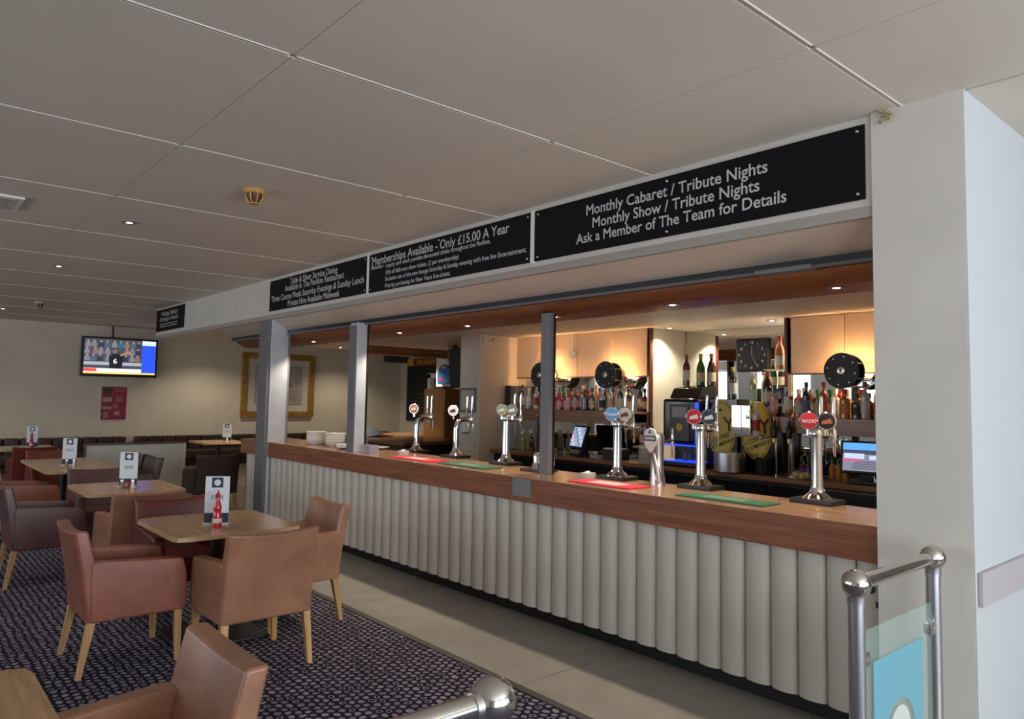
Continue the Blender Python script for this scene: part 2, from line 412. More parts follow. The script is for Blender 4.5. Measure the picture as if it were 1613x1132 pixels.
# ------------------------------------------------------------------ ceiling fittings
def downlight(x, y, z, label, power=0, col=(1, .86, .68), r=.045, group='recessed downlights', spot=True):
    t = thing('downlight', label, 'downlight', (x, y, z), group=group)
    M().lathe([(r, 0), (r+.014, 0), (r+.016, -.004), (r+.006, -.008), (r-.002, -.006)], n=20).done('bezel', SATIN, t)
    M().lathe([(r-.003, -.004), (r*.5, -.006), (.001, -.007)], n=16).done('lamp', BULB, t)
    if power:
        l = bpy.data.lights.new('downlight_lamp', 'SPOT'); l.energy = power; l.color = col; l.spot_size = 2.2; l.spot_blend = .6; l.shadow_soft_size = .04
        o = bpy.data.objects.new('downlight_lamp', l); C.objects.link(o); o.parent = t; o.location = (0, 0, -.02)
    return t
downlight(1.568, 6.82, ZC, 'ceiling downlight above the second table, nearest of the lounge downlights', 25, (1, .90, .78), .05)
downlight(1.547, 9.84, ZC, 'ceiling downlight above the third row of tables', 25, (1, .90, .78), .05)
for x, s in ((5.9, 'left of'), (9.3, 'right of')): downlight(x, 16.7, ZC, 'added unseen downlight washing the far wall, %s the framed print' % s, 70, (1, .86, .66), .05)  # unseen pair behind the bulkhead, added to brighten the far wall
downlight(1.662, 15.8, ZC, 'farthest lounge downlight near the far wall at the left edge', 35, (1, .90, .78), .05)
WARM = (1, .84, .64)
for i, y in enumerate((1.95, 3.10, 4.27, 5.43, 6.6, 8.6)):
    downlight(4.15, y, 2.30, 'warm downlight in the wooden beam over the counter, %s' % ('nearest the pillar', 'second from the pillar', 'third from the pillar', 'fourth from the pillar', 'just right of the steel post', 'beside the steel column')[i], 42, WARM, .042)
for y, s in ((3.90, 'right'), (5.17, 'left')):
    downlight(6.87, y, 2.47, 'downlight in the clock recess ceiling, %s one' % s, 45, (1, .88, .68), .04)
for (x, y, s) in ((5.8, 12.25, 'nearest the steel column'), (6.73, 12.8, 'between the two steel posts'), (8.6, 13.16, 'near the hanging screen')):
    downlight(x, y, 2.55, 'back room ceiling downlight %s' % s, 130, (1, .78, .5), .045)
def detector(x, y, z, s, m, label):
    t = thing('smoke_detector', label, 'smoke detector', (x, y, z))
    M().lathe([(.062*s, 0), (.062*s, -.02*s), (.055*s, -.026*s)], n=24).done('base', m, t)
    M().lathe([(.05*s, -.026*s), (.044*s, -.05*s), (.026*s, -.075*s), (.001, -.078*s)], n=20).done('head', mat('detector_dark', (.12, .05, .02), .5), t)
    for k in range(8):
        a = k*PI/4
        M().tube([(.052*s*math.cos(a), .052*s*math.sin(a), -.026*s), (.047*s*math.cos(a), .047*s*math.sin(a), -.052*s), (.028*s*math.cos(a), .028*s*math.sin(a), -.078*s)], .004*s, 6).done('cage_rib', m, t)
    M().lathe([(.03*s, -.076*s), (.03*s, -.081*s), (.001, -.082*s)], n=16).done('cap', m, t)
detector(1.96, 5.08, ZC, 1.25, mat('detector_amber', (.62, .34, .10), .45), 'amber smoke detector on the ceiling near the boards')
detector(1.98, 14.1, ZC, 1.3, mat('detector_grey', (.45, .42, .38), .5), 'small grey smoke detector on the far part of the ceiling')
t = thing('ceiling_vent', 'white ceiling grille cut by the left edge of the picture', 'vent', (.55, 6.75, ZC), world=True)
M().box(.30, .78, 6.5, 7.0, ZC-.02, ZC-.001, .004).done('frame', STRIP, t)
for k in range(6): M().box(.34, .74, 6.55+k*.07, 6.585+k*.07, ZC-.026, ZC-.02).done('louvre', SEAM, t)

# ------------------------------------------------------------------ bar front
t = thing('bar_counter', 'long bar counter with wooden top and cream fluted vinyl front', 'bar counter', (3.9, 5.6, 0), world=True)
CARC = mat('carcass_dark', (.05, .035, .03), .6)
for ya, yb in ((1.545, 8.83), (9.125, 9.66)):
    M().box(3.83, 3.955, ya, yb, 0, .12).done('plinth', BLACK, t)
    M().box(3.765, 3.955, ya, yb, .11, 1.0).done('carcass', CARC, t)
    M().box(3.70, 3.74, ya, yb+(.04 if ya > 9 else 0), .862, 1.0395, .003).done('fascia', DARKW, t)
    M().box(3.702, 3.956, ya, yb+(.038 if ya > 9 else 0), 1.0, 1.042, .002).done('worktop', TOPW, t)
M().box(3.956, 4.28, 1.545, 9.66, .0, 1.0).done('carcass', CARC, t)
M().box(3.74, 4.30, 9.66, 9.70, .862, 1.0395, .003).done('fascia_end', DARKW, t)
M().box(3.956, 4.32, 1.545, 9.698, 1.0, 1.042).done('worktop', TOPW, t)
pm = None
npad = 52
def padmesh(m):
    prof = []
    for k in range(9):
        a = PI*k/8; prof.append((-.0762*math.cos(a), -.042*math.sin(a)**.8))
    pts = [(q[1], q[0]) for q in prof] + [(.03, .0762), (.03, -.0762)]
    return m.ext(pts, 'z', .107, .864)
pp = None
for k in range(npad):
    y = 1.836-.155/2-.155+k*.155
    if y > 9.60: break
    if 8.77 < y < 9.19: continue
    if pp is None:
        m = padmesh(M()); o = m.done('pad', PAD, None, ang=50); pp = o
    else:
        o = bpy.data.objects.new('pad', pp.data); C.objects.link(o)
    if k == 0: y = 1.613; o.scale = (1, .87, 1)
    o.parent = t; o.location = Vector((3.765, y, 0))-Vector(t['_w'])
M().box(3.694, 3.70, 4.035, 4.235, .90, 1.03, .001).done('access_plate', mat('plate_grey', (.22, .22, .23), .5), t)
# steel column and posts
t = thing('steel_column', 'broad steel clad column at far end of the bar counter', 'column', (3.78, 8.75, 0), world=True)
M().box(3.70, 3.925, 8.84, 9.12, 0, 2.556, .004).done('cladding', STEEL, t)
M().box(3.66, 3.70, 8.85, 9.12, 0, 2.556, .003).done('side_channel', GUN, t)
M().box(3.925, 3.95, 8.84, 9.0, 1.05, 2.44).done('shutter_guide', GUN, t)
t = thing('steel_post', 'steel post standing on the counter near the white bowls', 'post', (3.87, 6.93, 1.042), world=True)
M().box(3.81, 3.925, 6.88, 7.03, 1.042, 2.40, .004).done('post_body', STEEL, t)
M().box(3.798, 3.81, 6.89, 7.03, 1.042, 2.37).done('face_plate', GUN, t)
M().box(3.925, 3.95, 6.88, 6.98, 1.042, 2.40).done('shutter_guide', BLACK, t)
t = thing('steel_post', 'slim grey metal mullion standing on the counter by the hand pump', 'post', (4.05, 4.24, 1.042), world=True)
M().box(4.018, 4.06, 4.185, 4.285, 1.042, 2.312, .002).done('post_body', GUN, t)
M().box(4.06, 4.085, 4.185, 4.27, 1.042, 2.305).done('rubber_seal', BLACK, t)

# ------------------------------------------------------------------ chairs
def make_chair(m, label):
    t = thing('tub_armchair', label, 'chair')
    W = .275; H = .83
    def back(u, v, k):
        y = -W+2*W*u; z = .30+(H-.30)*v - (.020*(1-(y/W)**2) if v > .99 else 0)
        f = v**1.4
        x = -.265-.085*f + (0 if k else (.095-.02*v)) - .018*(1-(y/W)**2)*(1 if k else .8)*v
        return (x, y, z)
    M().grid(back, 8, 5).done('backrest', m, t, bevel=.016)
    for s in (-1, 1):
        y0, y1 = (s*.205, s*.283)
        pts = [(-.25, .30), (.265, .30), (.285, .36), (.278, .52), (.255, .612), (.225, .622), (-.20, .645), (-.26, .65)]
        M().ext(pts, 'y', min(y0, y1), max(y0, y1), .018).done('arm', m, t)
    M().box(-.20, .272, -.212, .212, .35, .468, .028, 3).done('seat_cushion', m, t)
    M().box(-.22, .262, -.21, .21, .298, .36).done('seat_rail', m, t)
    for sx in (-1, 1):
        for sy in (-1, 1):
            x1 = sx*.235; y1 = sy*.25; x0 = x1-(.055 if sx < 0 else -.008); y0 = sy*.262
            mm = M(); A = []; B = []
            for dx, dy in ((-1, -1), (1, -1), (1, 1), (-1, 1)):
                A.append(mm.bm.verts.new((x0+dx*.014, y0+dy*.014, 0))); B.append(mm.bm.verts.new((x1+dx*.022, y1+dy*.022, .31)))
            mm.bm.faces.new(A[::-1]); mm.bm.faces.new(B)
            for i in range(4): mm.bm.faces.new((A[i], A[(i+1) % 4], B[(i+1) % 4], B[i]))
            mm.done('leg', OAK, t)
    return t
E_, N_, W_, S_ = 0, PI/2, PI, -PI/2
G = 'tub armchairs in the lounge'
ch = make_chair(RBR, 'red-brown leather armchair on the near left side of the nearest full table'); ch['group'] = G
ch.location = (1.255, 5.08, 0)
for (x, y, rz, m, lab) in (
    (1.845, 4.565, N_, TAN, 'tan leather armchair with its back to us at the nearest full table'),
    (2.375, 5.20, W_, TAN, 'tan leather armchair between the nearest full table and the bar'),
    (1.80, 5.74, S_, MAR, 'shiny maroon armchair tucked behind the nearest full table'),
    (.59, 2.43, W_, TAN, 'tan leather armchair cut off at the bottom edge of the picture'),
    (1.19, 7.58, E_, PUR, 'plum leather armchair left of the table with the number ten'),
    (1.75, 6.80, N_, TAN, 'tan armchair with its back to us at the table with the number ten'),
    (1.83, 8.42, S_, PUR, 'plum armchair on the far side of the table with the number ten'),
    (1.30, 9.42, E_, RBR, 'red-brown armchair left of the third table row, at left picture edge'),
    (2.40, 9.93, W_, DBR, 'dark brown armchair in front of the low cream partition, nearer one'),
    (2.40, 10.62, W_, DBR, 'dark brown armchair in front of the low cream partition, farther one'),
    (1.86, 11.40, S_, REDL, 'red leather armchair at the far end of the third table row'),
    (1.80, 12.75, N_, REDL, 'red leather armchair with its back to us at the far left table'),
    (3.5, 10.22, N_, DBR, 'dark armchair just beyond the far end of the bar counter')):
    dup(ch, (x, y, 0), rz, lab, G, ('leather', m))

# ------------------------------------------------------------------ tables
def make_table(w, d, label):
    t = thing('pedestal_table', label, 'table')
    a, b, c = w/2, d/2, .085
    def oct_(a, b, c):
        pts = []
        for sx, sy, flip in ((1, -1, 0), (1, 1, 1), (-1, 1, 0), (-1, -1, 1)):
            p = [(sx*a, sy*(b-c)), (sx*(a-c*.22), sy*(b-c*.22)), (sx*(a-c), sy*b)]
            if sx*sy > 0: pts += p
            else: pts += p[::-1]
        return pts
    M().ext(oct_(a, b, c), 'z', .722, .746).done('tabletop_edge', TEDGE, t)
    M().ext(oct_(a-.006, b-.006, c), 'z', .746, .7485).done('tabletop', TABLEW, t)
    M().cyl((0, 0, .03), (0, 0, .722), .038).done('pedestal', BLACK, t)
    M().box(-.28, .28, -.28, .28, 0, .02, .008).lathe([(.12, .02), (.05, .05), (.04, .06)]).done('base', BLACK, t)
    M().box(-.22, .22, -.22, .22, .705, .722).done('bracket', BLACK, t)
    return t
tb = make_table(.82, .92, 'oak table with a menu card and red sauce bottle, nearest full table'); tb.location = (1.835, 5.17, 0)
GT = 'oak pedestal tables in the lounge'; tb['group'] = GT
for (x, y, lab) in ((1.83, 7.56, 'oak table carrying the number ten and a menu card'),
                    (1.86, 9.76, 'oak table of the third row, nearer of two pushed together'),
                    (1.86, 10.69, 'oak table of the third row, farther of two pushed together'),
                    (.02, 2.385, 'oak table cut off in the bottom left corner'),
                    (1.80, 13.5, 'far left oak table by the dark bench'),
                    (4.85, 13.8, 'far oak table beyond the end of the bar')):
    dup(tb, (x, y, 0), 0, lab, GT)

# ------------------------------------------------------------------ table-top things
def menu_card(x, y, z, rz, label, wine=False):
    t = thing('menu_card', label, 'menu card', (x, y, z), rz, 'menu cards standing on the tables')
    M().box(-.082, .082, -.028, .028, 0, .012, .002).done('stand', mat('acrylic', (.62, .68, .74), .15), t)
    c = M().box(-.078, .078, -.003, .003, .010, .320).done('card', CARD, t)
    M().box(-.036, .036, -.0045, -.003, .245, .312).done('emblem_block', NAVY, t)
    M().box(-.078, .078, -.0045, -.003, .012, .075).done('footer_block', NAVY, t)
    M().lathe([(.022, 0), (.022, .0008), (.001, .001)], (0, -.0055, .278), 16, 'y').done('emblem', CARD, t)
    for k in range(4): M().box(-.036+k*.021, -.024+k*.021, -.0042, -.003, .165, .195).done('title_stroke', mat('print_grey', (.30, .33, .40), .5), t)
    return t
def sauce(x, y, z, label):
    t = thing('sauce_bottle', label, 'sauce bottle', (x, y, z), 0, 'red sauce bottles')
    rs = mat('sauce_red', (.50, .012, .02), .18, coat=.5)
    M().lathe([(.026, 0), (.030, .006), (.030, .06), (.027, .09), (.022, .105), (.027, .118), (.024, .14), (.014, .175), (.013, .19)]).done('bottle', rs, t)
    M().lathe([(.016, .19), (.016, .215), (.009, .222), (.006, .24), (.001, .241)]).done('cap', rs, t)
    M().lathe([(.0303, .03), (.0306, .031), (.0306, .058), (.0303, .059)]).done('label_band', mat('label_pale', (.75, .55, .55), .5), t)
def shaker(x, y, z, m, label):
    t = thing('shaker', label, 'shaker', (x, y, z), 0, 'salt and pepper shakers')
    M().lathe([(.017, 0), (.019, .004), (.016, .05), (.014, .062)], n=14).done('glass', m, t)
    M().lathe([(.015, .062), (.015, .075), (.010, .084), (.001, .086)], n=14).done('top', CHROME, t)
def table_number(x, y, z, rz, label):
    t = thing('table_number', label, 'table number', (x, y, z), rz)
    M().ext([(-.02, 0), (.02, 0), (.002, .06), (-.002, .06)], 'x', -.032, .032).done('block', mat('number_red', (.30, .05, .03), .4), t)
    text('10', 'digits', STRIP, t, (-.019, -.0135, .016), (1, 0, 0), (0, .30, .954), size=.045)
ZT = .7485
RZ = math.radians(-32)
menu_card(1.80, 5.10, ZT, RZ, 'menu card standing behind the red sauce bottle on the nearest full table')
sauce(1.765, 4.985, ZT, 'red sauce bottle on the nearest full table')
menu_card(1.84, 7.55, ZT, RZ, 'menu card behind the number ten and shakers')
table_number(1.80, 7.46, ZT, RZ, 'small red block with a white number 10')
shaker(1.765, 7.44, ZT, mat('pepper_glass', (.25, .2, .16), .2), 'pepper shaker left of the number ten')
shaker(1.85, 7.42, ZT, CERAM, 'white salt shaker right of the number ten')
menu_card(1.80, 10.05, ZT, RZ, 'menu card on the third row of tables')
shaker(1.76, 9.95, ZT, mat('pepper_glass', (.25, .2, .16), .2), 'pepper shaker before the menu card on the third table row')
shaker(1.83, 9.93, ZT, CERAM, 'white salt shaker before the menu card on the third table row')
menu_card(1.90, 13.5, ZT, RZ, 'menu card on the far left table by the bench')
sauce(1.88, 13.40, ZT, 'red sauce bottle on the far left table by the bench')
menu_card(4.98, 13.75, ZT, RZ, 'menu card on the far table beyond the end of the bar')
shaker(4.93, 13.6, ZT, CERAM, 'shaker on the far table beyond the end of the bar')

# ------------------------------------------------------------------ far end of the lounge
def bench(x0, x1, label):
    t = thing('banquette', label, 'bench', ((x0+x1)/2, 17.75, 0), world=True)
    M().box(x0, x1, 17.3, 17.95, .0, .14).done('base', BLACK, t)
    M().box(x0, x1, 17.28, 17.9, .14, .34, .04).done('seat', BENCH, t)
    n = int((x1-x0)/.28)
    for k in range(n):
        a = x0+k*(x1-x0)/n; M().box(a+.006, a+(x1-x0)/n-.006, 17.85, 18.06, .30, .645, .035).done('back_channel', BENCH, t)
bench(-2.2, 4.28, 'dark leather banquette along the far wall below the poster')
bench(4.45, 11, 'dark leather banquette along the far wall below the framed print')
t = thing('low_partition', 'low cream partition with brown cap in front of the banquette', 'partition', (3.06, 12.2, 0), world=True)
M().box(2.38, 3.75, 12.17, 12.25, 0, .84).done('panel', mat('partition_cream', (.62, .60, .52), .5), t)
M().box(2.36, 3.77, 12.15, 12.27, .838, .858, .004).done('cap', EDGEW, t)
M().box(2.36, 2.385, 12.15, 12.27, 0, .84).done('end_post', EDGEW, t)
M().box(3.745, 3.77, 12.15, 12.27, 0, .84).done('end_post', CREAMP, t)

t = thing('television', 'wall television showing football with a blue side panel', 'television', (4.07, 17.9, 1.94), world=True)
YT = 17.86
M().box(3.31, 4.83, YT, YT+.07, 1.95, 2.81, .012).done('casing', BLACK, t)
M().cyl((3.92, YT+.1, 2.75), (3.92, YT+.1, ZC), .018).done('ceiling_pole', BLACK, t)
def scr(x0, x1, z0, z1, col, name, es=1.0, d=0):
    m = mat('screen_%s' % name, (0, 0, 0), .3, emit=col, es=es)
    return M().box(x0, x1, YT-.004-d, YT-.001, z0, z1).done('screen_'+name, m, t)
sx0, sx1, sz0, sz1 = 3.36, 4.79, 2.01, 2.77
scr(sx0, sx1, sz0, sz1, (.05, .055, .07), 'stands')
scr(4.50, 4.785, 2.05, 2.72, (.02, .06, .75), 'side_panel', 1.2, .001)
scr(4.50, 4.785, 2.665, 2.765, (.55, .62, .80), 'side_header', 1, .002)
scr(sx0, 4.50, 2.05, 2.13, (.70, .70, .78), 'caption', 1, .001)
scr(sx0, 3.61, 2.06, 2.125, (.75, .06, .05), 'red_tab', 1, .002)
scr(sx0, 4.785, 2.012, 2.048, (.85, .60, .15), 'ticker', 1, .002)
scr(sx0, 4.50, 2.20, 2.27, (.55, .55, .60), 'board_rail', .6, .001)
cols = [(.10, .22, .33), (.30, .33, .42), (.03, .28, .42), (.45, .25, .20), (.35, .36, .45), (.06, .07, .10)]
rr = random.Random(3)
k = 0
for a in range(9):
    for b in range(3):
        cx = sx0+.07+a*.125+rr.uniform(-.02, .02); cz = 2.36+b*.15
        if abs(cx-3.97) < .12 and b < 2: continue
        col = cols[rr.randrange(6)]
        m = mat('screen_crowd_%d' % cols.index(col), (0, 0, 0), .3, emit=col, es=.45)
        hm = mat('screen_skin', (0, 0, 0), .3, emit=(.50, .30, .24), es=.6)
        M().ext([(cx-.055, cz-.07), (cx+.055, cz-.07), (cx+.045, cz+.03), (cx-.045, cz+.03)], 'y', YT-.006, YT-.003).done('screen_spectator', m, t)
        M().lathe([(.024, 0), (.024, .002), (.001, .0025)], (cx, YT-.008, cz+.052), 12, 'y').done('screen_spectator_head', hm, t)
pm_ = mat('screen_player', (0, 0, 0), .3, emit=(.012, .012, .018), es=1)
M().ext([(3.86, 2.13), (4.10, 2.13), (4.13, 2.40), (4.05, 2.45), (3.92, 2.45), (3.84, 2.38)], 'y', YT-.010, YT-.006).done('screen_player', pm_, t)
M().lathe([(.045, 0), (.045, .002), (.001, .0025)], (3.95, YT-.013, 2.50), 14, 'y').done('screen_player_head', mat('screen_hair', (0, 0, 0), .3, emit=(.16, .11, .10), es=1), t)
M().tube([(4.06, YT-.011, 2.42), (4.22, YT-.011, 2.50), (4.28, YT-.011, 2.44)], .022, 6).done('screen_player_arm', mat('screen_skin', (0, 0, 0)), t)
text('6', 'screen_shirt_number', mat('screen_white', (0, 0, 0), .3, emit=(.8, .8, .85), es=1), t, (3.93, YT-.0115, 2.24), (1, 0, 0), (0, 0, 1), size=.16)

t = thing('poster', 'red poster with small photographs below the television', 'poster', (4.04, 18.09, .985), world=True)
M().box(3.76, 4.313, 18.085, 18.099, .985, 1.75).done('sheet_border', mat('poster_white', (.75, .72, .72), .4), t)
M().box(3.785, 4.29, 18.081, 18.086, 1.005, 1.735).done('sheet', mat('poster_red', (.33, .025, .05), .4, noise=4, amt=.3), t)
M().lathe([(.075, 0), (.075, .003), (.001, .004)], (3.90, 18.077, 1.64), 20, 'y').done('emblem', mat('poster_dark', (.06, .05, .05), .5), t)
for a, b, c, d in ((4.02, 4.26, 1.67, 1.70), (4.02, 4.24, 1.625, 1.65), (3.81, 4.0, 1.40, 1.50), (4.07, 4.20, 1.40, 1.52), (4.02, 4.12, 1.26, 1.36), (3.81, 3.99, 1.24, 1.30), (4.05, 4.16, 1.11, 1.19), (3.83, 3.93, 1.05, 1.18), (4.1, 4.27, 1.06, 1.09)):
    M().box(a, b, 18.0785, 18.081, c, d).done('photo_block', mat('poster_print_%d' % (int(a*100) % 3), ((.45, .33, .30), (.10, .07, .08), (.38, .16, .14))[int(a*100) % 3], .5), t)

t = thing('framed_print', 'gold framed still life print on the far wall behind the steel column', 'picture', (7.8, 18.05, 1.05), world=True)
x0, x1, z0, z1 = 6.84, 8.76, 1.05, 2.66
for a, b, c, d in ((x0, x1, z0, z0+.15), (x0, x1, z1-.15, z1), (x0, x0+.15, z0+.15, z1-.15), (x1-.15, x1, z0+.15, z1-.15)):
    M().box(a, b, 18.02, 18.099, c, d, .012).done('frame_rail', GOLD, t)
M().box(x0+.15, x1-.15, 18.06, 18.09, z0+.15, z1-.15).done('mount', mat('mount_cream', (.68, .64, .56), .6), t)
M().box(x0+.36, x1-.36, 18.052, 18.06, z0+.33, z1-.33).done('print', mat('print_beige', (.52, .46, .42), .6, noise=3.5, amt=.35), t)
M().box(x0+.345, x1-.345, 18.055, 18.061, z0+.315, z1-.315).done('mount_line', mat('mount_line', (.35, .22, .12), .6), t)
M().lathe([(.10, 0), (.10, .24), (.035, .34), (.035, .44)], (7.93, 18.049, 1.55), 14).done('painted_bottle', mat('paint_dark', (.06, .055, .06), .6), t)
M().box(7.865, 7.995, 17.94, 17.955, 1.66, 1.80).done('painted_label', mat('print_pale', (.55, .52, .46), .6), t)
for k in range(14):
    M().sph((7.86+rr.uniform(-.3, .35), 18.05, 1.86+rr.uniform(-.15, .22)), rr.uniform(.02, .05), 8).done('painted_flower', mat('paint_rose_%d' % (k % 2), ((.42, .28, .27), (.36, .33, .33))[k % 2], .7), t)

# ------------------------------------------------------------------ back room beyond the bar
struct(M().box(11.46, 11.6, 14.2, 18.1, 0, ZC).done('wall_chalkboard', WALL))
struct(M().box(9.3, 11.5, 12.9, 13.0, 0, 2.47).done('wall_kitchen', PILLAR))
struct(M().box(6.6, 12, 11.9, 12.1, 2.40, 2.549).done('ceiling_beam_back', BEAMX))
struct(M().box(6.6, 12, 11.6, 11.9, 2.48, 2.549).done('ceiling_beam_step', BEAMX))
def door_frame(x, y0, y1):
    o = struct(M().box(x-.06, x+.06, y0, y0+.12, 0, 2.2).box(x-.06, x+.06, y1-.12, y1, 0, 2.2).box(x-.06, x+.06, y0, y1, 2.1, 2.22).done('door_1', STRIP))
    return o
door_frame(10.6, 14.0, 15.4)
t = thing('chalkboard', 'tall black specials chalkboard on the back room wall', 'chalkboard', (11.4, 17.1, .95), world=True)
M().box(11.41, 11.455, 16.35, 17.70, .957, 2.48, .006).done('board', mat('chalk_black', (.012, .013, .014), .6, noise=6, amt=.6), t)
M().box(11.405, 11.45, 16.35, 17.70, 2.48, 2.70, .004).done('header', mat('header_brown', (.22, .05, .015), .5), t)
M().box(11.40, 11.405, 17.38, 17.68, 2.49, 2.69).done('header_badge', mat('header_yellow', (.75, .42, .05), .5), t)
text('Daily Specials', 'header_lettering', mat('header_yellow', (.75, .42, .05)), t, (11.404, 17.2, 2.54), (0, -1, 0), (0, 0, 1), width=.85, size=.16)
for k in range(7): M().box(11.407, 11.41, 16.5, 17.2+.3*math.sin(k*2), 1.15+k*.09, 1.158+k*.09).done('chalk_line', mat('chalk', (.25, .25, .25), .9), t)
# hanging screen seen from the side, its pole
t = thing('hanging_screen', 'black screen hung on a wooden ceiling pole, seen from its edge', 'television', (6.75, 9.2, 1.78), world=True)
M().box(6.99, 7.10, 9.52, 9.66, 2.2, 2.47).done('pole', BEAMX, t)
M().ext([(9.02, 1.80), (9.55, 1.77), (9.62, 2.40), (9.12, 2.42)], 'x', 6.97, 7.04, .01).done('screen', BLACK, t)
M().box(7.04, 7.22, 9.1, 9.25, 2.02, 2.24, .02).done('bracket', BLACK, t)
M().tube([(7.15, 9.1, 2.25), (6.9, 8.7, 2.3), (6.5, 8.15, 2.28)], .008, 6).done('cable', BLACK, t)
t = thing('wall_speaker', 'dark green-grey loudspeaker high on the far wall', 'speaker', (11.1, 17.8, 2.56), world=True)
M().box(10.8, 11.45, 17.72, 18.0, 2.58, 2.88, .03).done('case', mat('speaker_case', (.05, .06, .055), .4), t)
M().box(11.46, 11.52, 17.70, 17.9, 2.58, 2.90, .01).done('bracket', SATIN, t)
t = thing('blue_bag', 'bright blue hanging bag with a small red badge', 'bag', (9.2, 12.8, 1.92), world=True)
M().ext([(12.30, 1.93), (12.80, 1.90), (12.82, 2.12), (12.74, 2.27), (12.60, 2.32), (12.45, 2.29), (12.36, 2.2)], 'x', 9.0, 9.12, .03).done('body', mat('bag_blue', (.01, .13, .42), .5, noise=6, amt=.25), t)
M().box(8.992, 9.0, 12.58, 12.70, 1.97, 2.04).done('badge', RED, t)
M().box(8.99, 9.0, 12.5, 12.62, 2.23, 2.27).done('logo', mat('header_yellow', (.75, .42, .05)), t)
tag(struct(M().box(9.12, 9.3, 11.9, 13.0, 0, 2.47).done('wall_bag', PILLAR)), 'beige partition carrying the blue bag', 'wall')
del bpy.data.objects['wall_bag']['category']
t = thing('wooden_cabinet', 'upright oak cupboard standing on the rear counter', 'cabinet', (7.8, 10.9, .93), world=True)
M().box(7.60, 7.95, 10.56, 11.20, .93, 1.775, .006).done('body', mat('cab_oak', (.40, .20, .06), .4, wood='z', amt=.25), t)
M().box(7.66, 7.9, 10.7, 11.0, 1.775, 1.82, .004).done('top_block', BEAMX, t)
M().box(7.594, 7.60, 10.59, 11.17, .96, 1.75, .003).done('door', mat('cab_oak', (.40, .20, .06)), t)
t = thing('rear_counter', 'wooden rear counter in the back room with a folded blue cloth', 'counter', (6.6, 11.0, 0), world=True)
M().box(6.15, 8.1, 9.6, 12.3, .88, .93, .004).done('worktop', BACKW, t)
M().box(6.2, 8.1, 9.65, 12.3, 0, .88).done('cupboard', mat('cupboard_dark', (.05, .03, .022), .5), t)
m = M()
def cloth(u, v, k):
    return (6.35+.5*u, 11.0+1.0*v, .932+(.012 if k else 0)+.14*math.exp(-((u-.5)**2)*14-((v-.35)**2)*12)+.05*math.exp(-((u-.3)**2)*30-((v-.8)**2)*30))
tag(m.grid(cloth, 12, 14).done('folded_cloth', mat('cloth_blue', (.06, .085, .16), .9, noise=9, amt=.2)), 'crumpled slate blue cloth on the rear counter', 'cloth')

# ------------------------------------------------------------------ back bar
def back_counter(y0, y1, label):
    t = thing('back_counter', label, 'counter', (6.5, (y0+y1)/2, 0), world=True)
    M().box(6.28, 6.745, y0, y1, .905, .95, .003).done('worktop', BACKW, t)
    n = max(1, round((y1-y0)/.62)); d = (y1-y0)/n
    M().box(6.36, 6.745, y0, y1, 0, .905).done('carcass', BLACK, t)
    for k in range(n):
        dr = M().box(6.34, 6.36, y0+k*d+.01, y0+(k+1)*d-.01, .08, .87, .003).done('fridge_door', mat('fridge_black', (.015, .015, .018), .12), t)
        M().box(6.325, 6.34, y0+k*d+.04, y0+k*d+.06, .5, .8).done('handle', GUN, dr)
back_counter(1.56, 3.66, 'back counter with black fridge doors beside the white pillar')
back_counter(3.66, 5.37, 'back counter with black fridge doors under the coffee machine')
back_counter(5.37, 7.66, 'back counter with black fridge doors below the gin shelf')
tag(M().box(6.75, 7.42, 3.685, 5.345, .90, .945).done('recess_ledge', BACKW), 'wooden ledge at the bottom of the clock recess', 'ledge')
for a, b, lab in ((5.37, 7.66, 'wooden bottle shelf left of the clock recess'), (1.56, 3.66, 'wooden bottle shelf beside the white pillar')):
    t = thing('bottle_shelf', lab, 'shelf', (6.6, (a+b)/2, 1.35), world=True)
    M().box(6.45, 6.475, a, b, 1.35, 1.50, .003).done('fascia', BACKW, t)
    M().box(6.475, 6.77, a, b, 1.475, 1.498).done('shelf_board', BACKW, t)
    M().box(6.475, 6.77, a, b, 1.36, 1.375).done('lower_board', BACKW, t)

